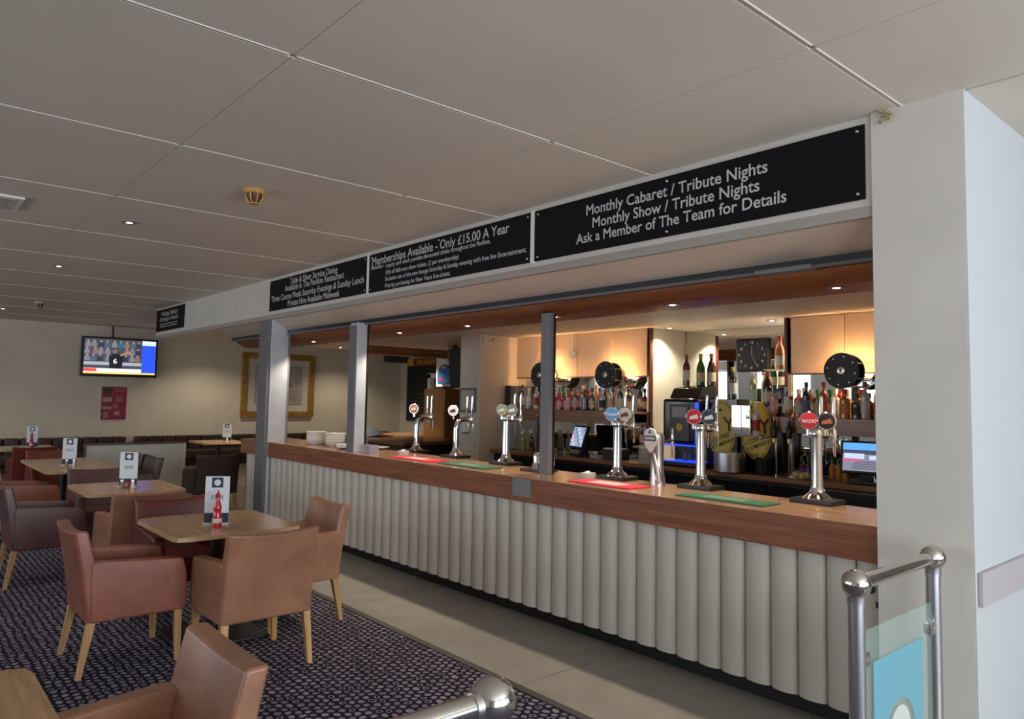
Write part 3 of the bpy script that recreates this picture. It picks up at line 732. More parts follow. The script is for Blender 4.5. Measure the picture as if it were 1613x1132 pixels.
def reel_lamp(y, z, label):
    t = thing('wall_lamp', label, 'wall lamp', (6.745, y, z), group='reel-shaped wall lamps', world=True)
    M().lathe([(.157, 0), (.160, .004), (.160, .012), (.150, .014), (.045, .014)], (6.47, y, z), 36, 'x').done('front_disc', mat('lamp_black', (.018, .016, .015), .5), t)
    M().lathe([(.040, 0), (.032, -.012), (.001, -.016)], (6.474, y, z), 20, 'x').done('hub', mat('hub_silver', (.75, .66, .55), .25, .8), t)
    M().lathe([(.012, 0), (.001, -.006)], (6.46, y, z), 10, 'x').done('hub_cap', BLACK, t)
    for k in range(8):
        a = k*PI/4+.2
        M().lathe([(.007, 0), (.005, -.006)], (6.472, y+.125*math.cos(a), z+.125*math.sin(a)), 8, 'x').done('bolt', SATIN, t)
    for k in range(6):
        a = k*PI/3+PI/6
        M().cyl((6.482, y+.135*math.cos(a), z+.135*math.sin(a)), (6.745, y+.135*math.cos(a), z+.135*math.sin(a)), .007, n=8).done('stay_rod', CHROME, t)
    M().lathe([(.135, 0), (.150, .004), (.150, .022), (.135, .026)], (6.60, y, z), 36, 'x').done('chrome_ring', CHROME, t)
    M().lathe([(.06, 0), (.06, .03), (.001, .031)], (6.715, y, z), 20, 'x').done('wall_plate', SATIN, t)
    b = M().lathe([(.012, 0), (.03, .03), (.03, .06), (.012, .085)], (6.62, y, z), 14, 'x').done('bulb', mat('bulb_warm', (1, .8, .5), .5, emit=(1, .62, .28), es=30), t)
    l = bpy.data.lights.new('lamp_glow', 'POINT'); l.energy = 140; l.color = (1, .54, .22); l.shadow_soft_size = .025
    o = bpy.data.objects.new('lamp_glow', l); C.objects.link(o); o.parent = t; o.location = (6.63-6.745, 0, 0)
reel_lamp(6.93, 1.935, 'reel-shaped wall lamp half hidden behind the slim mullion')
reel_lamp(5.80, 1.925, 'reel-shaped wall lamp left of the clock recess')
reel_lamp(3.01, 1.925, 'reel-shaped wall lamp beside the white pillar')
t = thing('wall_clock', 'square black wall clock with pale numerals in the recess', 'clock', (7.40, 4.435, 1.97), world=True)
M().box(7.385, 7.42, 4.235, 4.64, 1.972, 2.345, .02, 3).done('face', mat('clock_black', (.010, .006, .008), .3), t)
for h in range(12):
    a = PI/2-(h+1)*PI/6
    s = str(h+1); px = .15*math.cos(a); pz = .14*math.sin(a)
    if h+1 in (12, 3, 6, 9): px *= 1.05
    text(s, 'numeral', STRIP, t, (7.384, 4.437-px, 2.158+pz-.014), XD, YD, size=.042, align='CENTER')
def hand(ang, ln, wd):
    a = PI/2-math.radians(ang); ey, ez = -math.cos(a)*ln, math.sin(a)*ln
    M().cyl((7.381, 4.437, 2.158), (7.381, 4.437+ey, 2.158+ez), wd, wd*.6, 6).done('hand', STRIP, t)
hand(2, .105, .003); hand(152, .135, .0025)
t = thing('alarm_sounder', 'round white alarm sounder on the peach panels with a cable above', 'alarm', (6.74, 6.78, 2.2), world=True)
M().lathe([(.052, 0), (.052, -.02), (.035, -.035), (.001, -.036)], (6.75, 6.60, 2.20), 20, 'x').done('body', CERAM, t)
M().box(6.742, 6.75, 6.592, 6.608, 2.25, 2.466).done('conduit', CERAM, t)

# bottles
def glass_mat(n, c): return mat('glass_'+n, c, .08, coat=.5, spec=.6)
BG = {'pink': (.50, .02, .07), 'coral': (.60, .05, .03), 'wine': (.10, .006, .02), 'purple': (.07, .01, .06), 'black': (.010, .010, .014), 'clear': (.42, .42, .38), 'green': (.03, .12, .03), 'amber': (.40, .14, .02), 'blue': (.01, .03, .22), 'brown': (.06, .02, .008), 'white': (.62, .60, .56), 'yellow': (.60, .42, .04), 'lime': (.30, .42, .06), 'orange': (.62, .22, .02), 'pale': (.45, .45, .22), 'gold': (.40, .22, .04), 'rose': (.55, .20, .10)}
SH = {  # r, body height, shoulder, neck r, total
    'spirit': (.036, .15, .185, .014, .275), 'squat': (.045, .125, .16, .016, .225), 'tall': (.034, .19, .235, .013, .315), 'wine': (.037, .19, .24, .014, .305),
    'champ': (.043, .16, .25, .015, .315), 'juice': (.029, .10, .13, .014, .185), 'square': (.042, .16, .185, .017, .255)}
nb = [0]
def bottle(x, y, z, shape, col, label, lab=None, cap='black', group='bottles on the back bar', inv=False, s=1.0):
    r, bh, sh, nr, H = [q*s for q in SH[shape]]
    n = 4 if False else 14
    f = -1 if inv else 1
    z0 = z+(H if inv else 0)
    def pr(p): return [(a, b*f) for a, b in p]
    o = M().lathe(pr([(r*.9, 0), (r, .006), (r, bh), (r*.86, bh+.4*(sh-bh)), (nr*1.1, sh), (nr, sh+.01), (nr, H-.03*s)]), (0, 0, 0), n).done('bottle', glass_mat(col, BG[col]))
    o.location = (x, y, z0); o.rotation_euler = (0, 0, PI/14)
    tag(o, label, 'bottle', group)
    c = M().lathe(pr([(nr*1.25, H-.045*s), (nr*1.3, H-.04*s), (nr*1.3, H-.002), (nr*.9, H)]), (0, 0, 0), 12).done('cap', mat('cap_'+cap, {'black': (.01, .01, .01), 'red': (.45, .015, .02), 'gold': (.45, .26, .06), 'white': (.7, .68, .64), 'silver': (.5, .5, .5), 'green': (.02, .15, .04), 'blue': (.02, .05, .3)}[cap], .35), o)
    if lab:
        m = M()
        lo, hi = (.25*bh, .80*bh)
        m.lathe(pr([(r*1.004, lo), (r*1.016, lo+.001), (r*1.016, hi-.001), (r*1.004, hi)]), (0, 0, 0), n)
        m.done('label', mat('blabel_'+lab, {'white': (.66, .64, .60), 'pink': (.70, .40, .42), 'cream': (.6, .52, .36), 'black': (.02, .02, .02), 'red': (.45, .03, .03), 'blue': (.08, .16, .4), 'orange': (.6, .2, .05), 'mint': (.45, .65, .55), 'purple': (.25, .08, .35), 'gold': (.5, .32, .1)}[lab], .5), o)
    return o
ZS = 1.498
row = [('tall', 'wine', 'dark red wine bottle', 'white', 'black'), ('spirit', 'clear', 'clear spirit bottle', 'white', 'silver'), ('wine', 'brown', 'tall dark brown bottle', None, 'black'), ('tall', 'clear', 'clear tall bottle', 'red', 'silver'),
       ('wine', 'blue', 'deep blue bottle', None, 'blue'), ('wine', 'green', 'green bottle', 'mint', 'green'), ('spirit', 'amber', 'amber bottle', 'white', 'black'), ('squat', 'pink', 'pink gin bottle', 'pink', 'red'), ('squat', 'purple', 'purple gin bottle', 'pink', 'silver'),
       ('square', 'coral', 'coral gin bottle with copper stopper', 'pink', 'red'), ('square', 'wine', 'dark raspberry gin bottle', 'pink', 'red'), ('tall', 'gold', 'slim gold-topped bottle', 'white', 'gold'), ('square', 'black', 'matt black bottle', None, 'black'),
       ('spirit', 'black', 'black bottle with pale print', 'cream', 'black'), ('spirit', 'wine', 'small dark red bottle', None, 'black'), ('square', 'clear', 'broad clear bottle with dark label', 'black', 'silver'), ('tall', 'white', 'white bottle with gold emblem', 'cream', 'silver'),
       ('tall', 'clear', 'clear bottle with red cap', 'white', 'red'), ('tall', 'black', 'tall black bottle', 'white', 'black'), ('spirit', 'brown', 'dark bottle with pale label', 'cream', 'black')]
y = 7.38
for k, (sh, col, nm, lb, cp) in enumerate(row):
    where = 'beside the pier' if k < 3 else ('behind the slim mullion' if k < 7 else ('at the gin end of the left shelf' if k < 12 else 'right of the gins on the left shelf'))
    bottle(6.62+.03*((k*7) % 3-1), y, ZS, sh, col, nm+' '+where, lb, cp, 'bottles on the left shelf'); y -= .094 if k != 6 else .12
rowR = [(3.60, 'spirit', 'blue', 'blue bottle', 'white', 'silver'), (3.50, 'square', 'rose', 'pinkish square bottle with white label', 'white', 'silver'), (3.40, 'tall', 'black', 'slim dark bottle', 'blue', 'black'), (3.31, 'square', 'green', 'green square bottle with cream label', 'cream', 'green'),
        (3.235, 'tall', 'coral', 'bright red tall bottle', None, 'red'), (3.15, 'square', 'clear', 'clear decanter bottle', None, 'silver'), (3.04, 'square', 'amber', 'amber whisky bottle with orange emblem', 'orange', 'red'), (2.955, 'squat', 'brown', 'squat dark rum bottle', 'black', 'black'),
        (2.86, 'tall', 'clear', 'clear bottle with scarlet cap', 'white', 'red'), (2.77, 'tall', 'clear', 'clear vodka bottle with red label', 'red', 'red')]
for k, (yy, sh, col, nm, lb, cp) in enumerate(rowR):
    bottle(6.60+.05*(k % 2), yy, ZS, sh, col, nm+' on the right shelf', lb, cp, 'bottles on the right shelf', s=1.05)
for (x, yy, z, sh, col, nm, lb, cp) in ((6.62, 4.76, 1.80, 'wine', 'wine', 'red-topped wine bottle on the coffee machine', 'white', 'red'), (6.68, 4.62, 1.80, 'champ', 'green', 'gold-topped sparkling wine on the coffee machine', 'cream', 'gold'), (6.70, 4.50, 1.80, 'champ', 'brown', 'pale-necked bottle behind the coffee machine', 'cream', 'gold'),
        (6.66, 4.22, 1.66, 'wine', 'black', 'dark wine bottle with white label on the black cabinet', 'white', 'gold'), (6.62, 3.97, 1.60, 'wine', 'pale', 'white wine bottle with mint label', 'mint', 'white'), (6.69, 3.87, 1.60, 'wine', 'pale', 'second white wine bottle with mint label, farther back', 'mint', 'white'), (6.59, 3.79, 1.60, 'champ', 'brown', 'sparkling bottle with red collar by the recess edge', 'cream', 'red'), (6.80, 3.775, 1.96, 'champ', 'rose', 'rose sparkling wine bottle with pink top, highest bottle', 'white', 'red')):
    bottle(x, yy, z, sh, col, nm, lb, cp, 'wine bottles in the clock recess', s=1.08)
tag(M().box(6.70, 7.42, 3.685, 3.90, 1.953, 1.96).done('glass_ledge', mat('glass_sheet', (.7, .8, .78), .05, alpha=.35)), 'small glass ledge under the rose sparkling wine', 'shelf')
for k in range(3): bottle(6.62, 3.46-.062*k, .95, 'juice', 'wine', 'purple fruit juice bottle, %s of three behind the lemon plate' % ('leftmost', 'middle', 'rightmost')[k], 'purple', 'green', 'small juice bottles')
for k in range(3): bottle(6.62, 3.17-.06*k, .95, 'juice', 'orange', 'orange juice bottle, %s of three behind the red-badged font' % ('leftmost', 'middle', 'rightmost')[k], 'orange', 'green', 'small juice bottles')
for k, (col, lb, nm) in enumerate((('lime', None, 'lime cordial bottle'), ('lime', None, 'pale green cordial bottle'), ('wine', None, 'blackcurrant cordial bottle'), ('orange', 'orange', 'orange squash bottle'), ('yellow', None, 'yellow squash bottle'), ('rose', 'white', 'pink cordial bottle'), ('yellow', 'white', 'pineapple cordial bottle'))):
    bottle(6.60+.05*(k % 2), 7.36-.085*k, .95, 'spirit', col, nm+' on the left back counter', lb, 'white', 'cordial bottles', s=.98)

# coffee corner
t = thing('coffee_machine', 'black coffee machine with glowing blue light and small screen', 'coffee machine', (6.5, 4.65, .95), world=True)
LED = mat('blue_light', (.01, .02, .2), .3, emit=(.01, .05, 1), es=1.1)
M().box(6.38, 6.75, 4.44, 4.90, 1.18, 1.66, .04, 3).done('body', mat('machine_black', (.012, .010, .011), .12), t)
M().ext([(6.42, 1.655), (6.75, 1.655), (6.75, 1.80), (6.66, 1.80), (6.50, 1.77)], 'y', 4.47, 4.84, .015).done('hopper', mat('machine_black', (0, 0, 0)), t)
M().box(6.36, 6.72, 4.43, 4.91, .95, 1.0, .015).done('base', BLACK, t)
M().box(6.62, 6.75, 4.43, 4.91, 1.0, 1.2).done('rear_housing', BLACK, t)
M().box(6.375, 6.62, 4.46, 4.88, 1.0, 1.006).done('drip_light', LED, t)
M().box(6.372, 6.38, 4.435, 4.475, 1.2, 1.62).done('side_light', LED, t)
M().box(6.375, 6.381, 4.47, 4.88, 1.165, 1.18).done('lower_light', LED, t)
M().box(6.372, 6.381, 4.55, 4.80, 1.22, 1.60).done('front_panel', mat('panel_black', (.02, .02, .02), .3), t)
M().box(6.368, 6.373, 4.58, 4.76, 1.46, 1.57).done('display', mat('display_grey', (.30, .30, .32), .3, noise=60, amt=.6), t)
M().lathe([(.04, 0), (.04, -.003), (.001, -.004)], (6.371, 4.67, 1.36), 20, 'x').done('round_badge', mat('badge_yellow', (.72, .48, .03), .4), t)
M().cyl((6.5, 4.68, 1.01), (6.5, 4.68, 1.09), .035, .042, 14).done('cup', GLASSC, t)
M().cyl((6.45, 4.68, 1.12), (6.45, 4.68, 1.18), .012).done('spout', CHROME, t)
YEL = mat('badge_yellow', (.72, .48, .03), .4); INK = mat('badge_ink', (.05, .02, .01), .5)
for (y0, y1, z1, lab) in ((4.07, 4.42, 1.66, 'black coffee cabinet with yellow oval emblem next to the coffee machine'), (3.68, 4.03, 1.60, 'black coffee cabinet with yellow oval emblem behind the glass shelf')):
    yc = (y0+y1)/2; t = thing('coffee_cabinet', lab, 'cabinet', (6.6, yc, .95), world=True, group='coffee cabinets')
    M().box(6.50, 6.74, y0, y1, .95, z1-.002, .004).done('body', mat('machine_black', (0, 0, 0)), t)
    zc = 1.36
    M().ext([(yc+.165*math.cos(a*PI/16), zc+.285*math.sin(a*PI/16)) for a in range(32)], 'x', 6.492, 6.50).done('oval', YEL, t)
    pts = [(6.491, yc+.15*math.cos(a*PI/16), zc+.265*math.sin(a*PI/16)) for a in range(33)]
    M().tube(pts, .003, 5).done('oval_line', INK, t)
    text('Y', 'emblem_letter', INK, t, (6.491, yc-.03, zc-.02), XD, (0, .12, 1), size=.20)
    text('COFFEE', 'emblem_word', INK, t, (6.491, yc+.11, zc-.15), (0, -.93, .36), YD, size=.065)
    text('COMPANY', 'emblem_word', INK, t, (6.491, yc+.10, zc-.21), (0, -.93, .36), YD, size=.055)
    for dy in (-.03, .03):
        st = []
        for k in range(10):
            r_ = .024 if k % 2 == 0 else .010; a = PI/2+k*PI/5; st.append((yc+.04+dy+r_*math.cos(a), zc+.19+r_*math.sin(a)))
        M().ext(st, 'x', 6.489, 6.493).done('star', INK, t)
t = thing('steel_canister', 'round brushed steel canister before the coffee cabinet', 'canister', (6.335, 4.05, .95))
M().lathe([(.15, .01), (.15, .19), (.145, .195), (.001, .196)], n=32).done('drum', SATIN, t)
M().lathe([(.152, 0), (.152, .012)], n=32).done('base_ring', BLACK, t)
t = thing('glass_shelf', 'glass shelf holding a mirrored box in front of the coffee cabinet', 'shelf', (6.45, 3.8, 1.31), world=True)
M().box(6.30, 6.49, 3.69, 4.05, 1.305, 1.315).done('glass', mat('glass_sheet', (.7, .8, .78), .05, alpha=.35), t)
for yy in (3.72, 4.0): M().cyl((6.33, yy, 1.298), (6.499, yy, 1.298), .007).done('support_bracket', CHROME, t)
t = thing('mirrored_box', 'small mirrored box standing on the glass shelf', 'box', (6.37, 3.92, 1.315), world=True)
for a, b in ((3.83, 3.925), (3.93, 4.03)): M().box(6.34, 6.40, a, b, 1.316, 1.60, .004).done('mirror_face', MIRROR, t)
bottle(6.35, 3.77, 1.315, 'tall', 'white', 'white coconut rum bottle on the glass shelf', 'red', 'white', 'bottles on the back bar')
for k, (yy, col, lb) in enumerate(((3.62, 'rose', 'pink'), (3.47, 'amber', 'white'))):
    bottle(6.408, yy, 1.42, 'spirit', col, 'upside-down spirit bottle in an optic, %s one' % ('left' if k == 0 else 'right'), lb, 'black', 'bottles in optics', inv=True)
    t = thing('optic_measure', 'black optic measure under the %s upturned bottle' % ('left' if k == 0 else 'right'), 'optic', (6.408, yy, 1.30))
    M().lathe([(.012, 0), (.03, .02), (.032, .09), (.018, .12)], n=14).done('chamber', BLACK, t)
    M().box(-.012, .012, -.012, .012, -.04, 0).done('spout', mat('brass', (.5, .32, .10), .3, .8), t)
    M().cyl((.03, 0, -.35), (.03, 0, 0), .011).done('pole', CHROME, t)
# tills
def till(x, y, z, rz, tilt, label, kind):
    t = thing('till', label, 'till', (x, y, z), rz)
    M().box(-.10, .14, -.13, .13, 0, .03, .008).done('base', BLACK, t)
    M().ext([(.0, .03), (.08, .03), (.06, .16), (.0, .16)], 'y', -.05, .05).done('neck', BLACK, t)
    s = M().box(-.022, .022, -.19, .19, -.14, .14, .008).done('screen_case', BLACK, t); s.location = (-.02, 0, .225); s.rotation_euler = (0, tilt, 0)
    def lit(y0, y1, z0, z1, col, n, d=.0235, es=.9):
        M().box(-d-.0005, -d+.001, y0, y1, z0, z1).done('display_'+n, mat('till_%s_%s' % (kind, n), (0, 0, 0), .2, emit=col, es=es), s)
    if kind == 'keys':
        lit(-.17, .17, -.12, .12, (.22, .30, .42), 'page')
        cs = [(.35, .22, .55), (.5, .45, .75), (.12, .14, .22), (.45, .2, .3), (.3, .5, .6)]
        for a in range(7):
            for b in range(5):
                if (a*3+b*5) % 4 == 0: continue
                c = cs[(a*2+b*3) % 5]
                lit(.165-a*.048-.042, .165-a*.048, .11-b*.046-.038, .11-b*.046, c, 'key%d' % ((a*2+b*3) % 5), .0245)
    else:
        lit(-.17, .17, -.12, .12, (.20, .20, .27), 'page'); lit(-.17, .17, .05, .12, (.10, .35, .85), 'sky', .0245)
        lit(-.17, .17, .025, .06, (.05, .06, .10), 'roof', .0248); lit(.0, .16, -.015, .03, (.50, .56, .75), 'hall', .0250); lit(-.16, -.04, -.02, .015, (.5, .56, .7), 'annex', .025)
        lit(.02, .17, -.045, -.018, (.45, .12, .25), 'flowers', .025)
        for k in range(4): lit(-.12+k*.01, .10-k*.01, -.10+k*.018, -.094+k*.018, (.05, .05, .09), 'bay', .025)
till(6.50, 6.2, .95, math.radians(-22), .30, 'till with a colourful key screen on the left back counter', 'keys')
till(6.45, 2.80, .95, math.radians(12), .22, 'till showing a building picture beside the white pillar', 'view')
t = thing('till_drawer', 'wooden board under the till beside the white pillar', 'board', (6.42, 2.8, .95), world=True)
t = tag(M().box(6.12, 6.30, 2.2, 3.05, .80, .90, .004).done('cash_drawer', mat('drawer_black', (.012, .013, .018), .3)), 'long black cash drawer below the till beside the pillar', 'drawer')
bpy.data.objects.remove(bpy.data.objects['till_drawer'])
# small things on the back counter
t = thing('black_basket', 'dark box of napkins and papers on the left back counter', 'box', (6.42, 5.62, .95), world=True)
M().ext([(5.50, .95), (5.70, .95), (5.73, 1.07), (5.47, 1.07)], 'x', 6.34, 6.56, .004).done('box', mat('box_brown', (.03, .018, .012), .5), t)
M().box(6.36, 6.54, 5.50, 5.71, 1.065, 1.085, .004).done('napkins', CERAM, t)
m = M()
def crum(u, v, k): return (6.33+.16*u, 5.74+.16*v, .951+(.006 if k else 0)+.03*abs(math.sin(6*u+4*v))*(.3+v))
tag(m.grid(crum, 8, 8).done('bar_towel', mat('towel_white', (.55, .54, .50), .9)), 'crumpled white bar towel beside the key-screen till', 'towel')
t = thing('cork_jar', 'glass jar full of corks on the left back counter', 'jar', (6.36, 5.10, .95), world=True)
for k in range(70):
    a = rr.uniform(0, 2*PI); q = rr.uniform(0, .055); zz = .975+rr.random()*.145
    p = Vector((6.36+q*math.cos(a), 5.10+q*math.sin(a), zz)); d = Vector((rr.uniform(-1, 1), rr.uniform(-1, 1), rr.uniform(-1, 1))).normalized()*.016
    M().cyl(p-d, p+d, .009, n=7).done('cork', mat('cork', (.55, .36, .17), .8), t)
M().lathe([(.075, 0), (.078, .005), (.078, .17), (.06, .19), (.06, .2)], (6.36, 5.10, .95), 24).done('glass', mat('glass_sheet', (.7, .8, .78)), t)
t = thing('lemon_plate', 'plate of cut lemon slices on the back counter', 'plate', (6.355, 3.33, .95), world=True)
M().lathe([(.07, 0), (.12, .012), (.125, .016), (.001, .012)], (6.355, 3.33, .95), 24).done('plate', CERAM, t)
for k in range(7):
    a = k*.9; M().sph((6.36+.05*math.cos(a), 3.33+.06*math.sin(a), .985+.008*(k % 2)), .026, 10).done('lemon_slice', mat('lemon', (.62, .52, .22), .5), t)
t = thing('ice_bucket', 'black ice bucket with tongs before the coffee cabinet', 'bucket', (6.38, 3.72, .95))
M().lathe([(.06, 0), (.075, .15), (.078, .155), (.07, .155), (.06, .02)], n=20).done('pail', BLACK, t)
M().tube([(.0, .03, .05), (-.075, .03, .19)], .004, 6).tube([(.0, .0, .05), (-.07, .02, .2)], .004, 6).done('tongs', CHROME, t)
for k in range(3): bottle(6.62, 5.36-.07*k, 1.12, 'spirit', 'wine', 'small rose wine bottle, %s of three left of the coffee machine' % ('leftmost', 'middle', 'rightmost')[k], 'pink', 'black', 'small wine bottles', s=.85)
tag(M().box(6.5, 6.76, 5.17, 5.40, 1.10, 1.12).done('bottle_ledge', BACKW), 'small wooden ledge under the three rose wine bottles', 'shelf')

# ------------------------------------------------------------------ on the counter
ZB = 1.042
def font(x, y, badges, label, swan=False):
    t = thing('beer_font', label, 'beer font', (x, y, ZB), 0, 'chrome beer fonts along the counter')
    M().box(-.09, .09, -.13, .13, 0, .028, .004).done('drip_tray', BLACK, t)
    if not swan:
        M().lathe([(.085, .028), (.075, .04), (.045, .065), (.033, .10), (.031, .38), (.036, .40), (.036, .42), (.028, .435), (.001, .437)], n=20).done('column', CHROME, t)
        M().tube([(0, 0, .405), (.06, 0, .405), (.12, 0, .40)], .022, 12).done('arm', CHROME, t)
        tx = .13; zt = .40
    else:
        M().lathe([(.07, .028), (.06, .04), (.036, .07), (.028, .10)], n=20).done('foot', CHROME, t)
        M().tube([(0, 0, .09), (0, 0, .28), (.012, 0, .33), (.045, 0, .365), (.10, 0, .375), (.19, 0, .375)], .026, 14).done('column', CHROME, t)
        tx = .16; zt = .375
    for k, dy in enumerate((.04, -.045) if len(badges) > 1 else (.02,)):
        bx_ = -.02+(.05 if k else 0); bz = zt+.085
        rim = M().lathe([(.052, .004), (.055, 0), (.055, -.014), (.050, -.018)], (0, 0, 0), 28, 'x').done('badge_rim', CHROME, t)
        b = M().lathe([(.049, -.016), (.046, -.021), (.001, -.022)], (0, 0, 0), 28, 'x').done('badge', badges[k][0], t)
        for q in (rim, b): q.location = (bx_, dy, bz); q.rotation_euler = (0, 0, .6)
        if badges[k][1]: text(badges[k][1], 'badge_lettering', badges[k][2], b, (-.0235, 0, -.012), XD, YD, width=.075, size=.030, align='CENTER')
        else:
            M().ext([(-.03, -.012), (.03, -.02), (.028, 0), (-.02, .016)], 'x', -.0245, -.022).done('badge_stripe', badges[k][2], b)
        M().cyl((bx_, dy, zt), (bx_, dy, bz-.05), .012, n=10).done('badge_stem', CHROME, t)
    for dy in (-.04, .04):
        h = M().tube([(tx, dy, zt+.02), (tx, dy, zt+.08), (tx+.004, dy, zt+.22), (tx+.006, dy, zt+.235)], [.013, .009, .011, .006], 10).done('tap_handle', CHROME, t)
        M().lathe([(.02, -.02), (.022, .0), (.018, .03), (.01, .045)], (tx, dy, zt), 14).done('tap_body', CHROME, t)
        M().tube([(tx, dy, zt-.02), (tx+.01, dy, zt-.06), (tx+.012, dy, zt-.13)], [.010, .008, .006], 8).done('nozzle', CHROME, t)
    return t
def bm_(n, c): return mat('badge_'+n, c, .3, coat=.4)
WHT = mat('badge_white', (.72, .72, .70), .4)
font(4.40, 6.615, [(bm_('copper', (.40, .13, .05)), '', WHT)], 'swan-neck chrome font with a copper badge near the bowls', True)
font(4.33, 5.815, [(WHT, '', INK)], 'swan-neck chrome font with a white badge', True)
font(4.27, 4.99, [(bm_('olive', (.30, .33, .22)), '', WHT), (bm_('slate', (.16, .22, .20)), '', WHT)], 'chrome font with a pale green badge left of the mullion')
font(4.225, 3.655, [(bm_('sky', (.08, .22, .48)), 'Coors', WHT), (bm_('pewter', (.28, .30, .32)), '', INK)], 'chrome font with a blue mountain badge and a grey badge')
font(4.265, 2.95, [(bm_('scarlet', (.50, .02, .04)), '', WHT), (bm_('midnight', (.02, .05, .09)), '', WHT)], 'chrome font with a red badge and a dark blue badge')
font(4.255, 2.13, [(bm_('scarlet', (.50, .02, .04)), 'MADRÍ', WHT), (bm_('jet', (.012, .01, .01)), '', bm_('rust', (.4, .12, .08)))], 'chrome font with a red badge and a black badge, nearest the pillar')
t = thing('beer_font', 'curved silver font with a shield badge', 'beer font', (4.19, 3.255, ZB), 0, 'chrome beer fonts along the counter')
M().tube([(0, 0, 0), (-.005, 0, .10), (.0, 0, .22), (-.02, 0, .33), (-.025, 0, .36)], [.058, .046, .042, .060, .05], 20).done('body', SATIN, t)
M().tube([(-.03, -.035, .01), (-.035, -.02, .12), (-.038, .01, .24)], [.026, .020, .012], 10).done('curved_rib', CHROME, t)
b = M().ext([(-.058, .34), (-.05, .285), (0, .225), (.05, .285), (.058, .34), (.04, .385), (0, .40), (-.04, .385)], 'x', -.088, -.072, .004).done('shield', WHT, t)
for k in range(7): M().box(-.0897, -.0892, -.043+k*.0125, -.034+k*.0125, .318, .336).done('shield_stroke', WHT, b)
M().box(-.0892, -.087, -.052, .052, .308, .345).done('shield_band', NAVY, b)
M().ext([(-.012, .36), (.012, .36), (0, .39)], 'x', -.0895, -.087).done('shield_crest', NAVY, b)
M().tube([(.05, -.02, .30), (.10, -.03, .31), (.13, -.03, .31)], .010, 8).tube([(.13, -.03, .40), (.13, -.03, .25), (.13, -.03, .19)], [.008, .010, .005], 8).done('tap', CHROME, t)
t = thing('hand_pump', 'black hand pump with chrome ferrule left of the slim mullion', 'hand pump', (4.13, 4.43, ZB))
M().box(-.10, .10, -.14, .10, 0, .02, .004).done('drip_tray', BLACK, t)
M().lathe([(.05, .02), (.04, .05), (.03, .08), (.034, .12), (.02, .15)], n=16).done('base', CHROME, t)
M().lathe([(.012, .15), (.014, .17), (.022, .26), (.024, .33), (.016, .40), (.010, .43), (.013, .445), (.001, .455)], n=16).done('handle', BLACK, t)
M().tube([(.06, -.08, .0), (.06, -.08, .14), (.06, -.10, .16), (.06, -.13, .14), (.06, -.135, .05)], .006, 8).done('spout', CHROME, t)
def barmat(x0, x1, y0, y1, m, label, word):
    t = thing('bar_mat', label, 'bar mat', ((x0+x1)/2, (y0+y1)/2, ZB), world=True, group='rubber bar mats')
    M().box(x0, x1, y0, y1, ZB, ZB+.008, .002).done('mat', m, t)
    M().box(x0+.02, x1-.02, y0+.02, y1-.02, ZB+.008, ZB+.0095).done('ribbed_field', mat(m.name+'_field', tuple(c*1.15 for c in m.node_tree.nodes['Principled BSDF'].inputs[0].default_value[:3]), .75), t)
    M().box(x0+.05, x1-.05, (y0+y1)/2-.14, (y0+y1)/2+.14, ZB+.0095, ZB+.0102).done('logo_strip', mat('mat_logo_'+m.name, (.62, .45, .45) if m is RED else (.10, .22, .14), .6), t)
barmat(3.80, 4.02, 5.50, 6.2, RED, 'red bar mat near the swan-neck fonts', '')
barmat(3.81, 4.03, 4.74, 5.39, GREEN, 'dark green bar mat left of the slim mullion', '')
barmat(3.79, 4.03, 3.18, 3.75, RED, 'red bar mat before the blue-badged font', '')
barmat(3.82, 4.02, 2.23, 2.83, GREEN, 'dark green bar mat nearest the white pillar', '')
# bowls, plates, cutlery at the far end
def bowl_stack(x, y, n, r, label):
    for k in range(n):
        tag(M().lathe([(r*.55, 0), (r*.9, .035), (r, .075), (r*.97, .078), (r*.85, .04), (r*.5, .012), (.001, .011)], (0, 0, 0), 24).done('bowl', CERAM), '%s, %s' % (label, ('lowest', 'second', 'third', 'top')[k] + ' in its stack'), 'bowl', 'stacked white bowls').location = (x, y, ZB+k*.026)
bowl_stack(4.02, 8.17, 4, .12, 'white bowl in the left stack by the steel column')
bowl_stack(4.06, 7.75, 4, .135, 'white bowl in the right stack by the steel column')
tag(M().lathe([(.07, 0), (.13, .02), (.135, .05), (.128, .05), (.07, .012), (.001, .012)], n=24).done('dish', CERAM), 'shallow white dish right of the stacked bowls', 'dish').location = (4.00, 7.36, ZB)
tag(M().lathe([(.09, 0), (.15, .02), (.155, .024), (.08, .012), (.001, .012)], n=24).done('plate', CERAM), 'flat white plate beside the left steel post', 'plate').location = (4.25, 7.2, ZB)
t = thing('cutlery_holder', 'pot of upright cutlery on the far end of the counter', 'cutlery pot', (4.15, 7.56, ZB))
M().lathe([(.05, 0), (.055, .12), (.05, .12), (.045, .01)], n=16).done('pot', mat('pot_dark', (.04, .035, .03), .4), t)
for k in range(8):
    a = k*.8; M().tube([(.02*math.cos(a), .02*math.sin(a), .05), (.045*math.cos(a), .045*math.sin(a), .24+.02*(k % 3))], [.004, .009], 6).done('cutlery', CHROME if k % 3 else BLACK, t)
t = thing('condiment_tray', 'dark tray of sauce pots between the bowls and the cutlery pot', 'tray', (4.2, 7.95, ZB), world=True)
M().box(4.18, 4.31, 7.72, 8.35, ZB, ZB+.02, .004).done('tray', BLACK, t)
for k in range(7): M().lathe([(.03, 0), (.034, .09), (.02, .11), (.001, .112)], (4.25, 7.78+.08*k, ZB+.02), 14).done('pot', mat('pot_col_%d' % (k % 3), ((.05, .03, .02), (.5, .48, .44), (.03, .03, .035))[k % 3], .4), t)
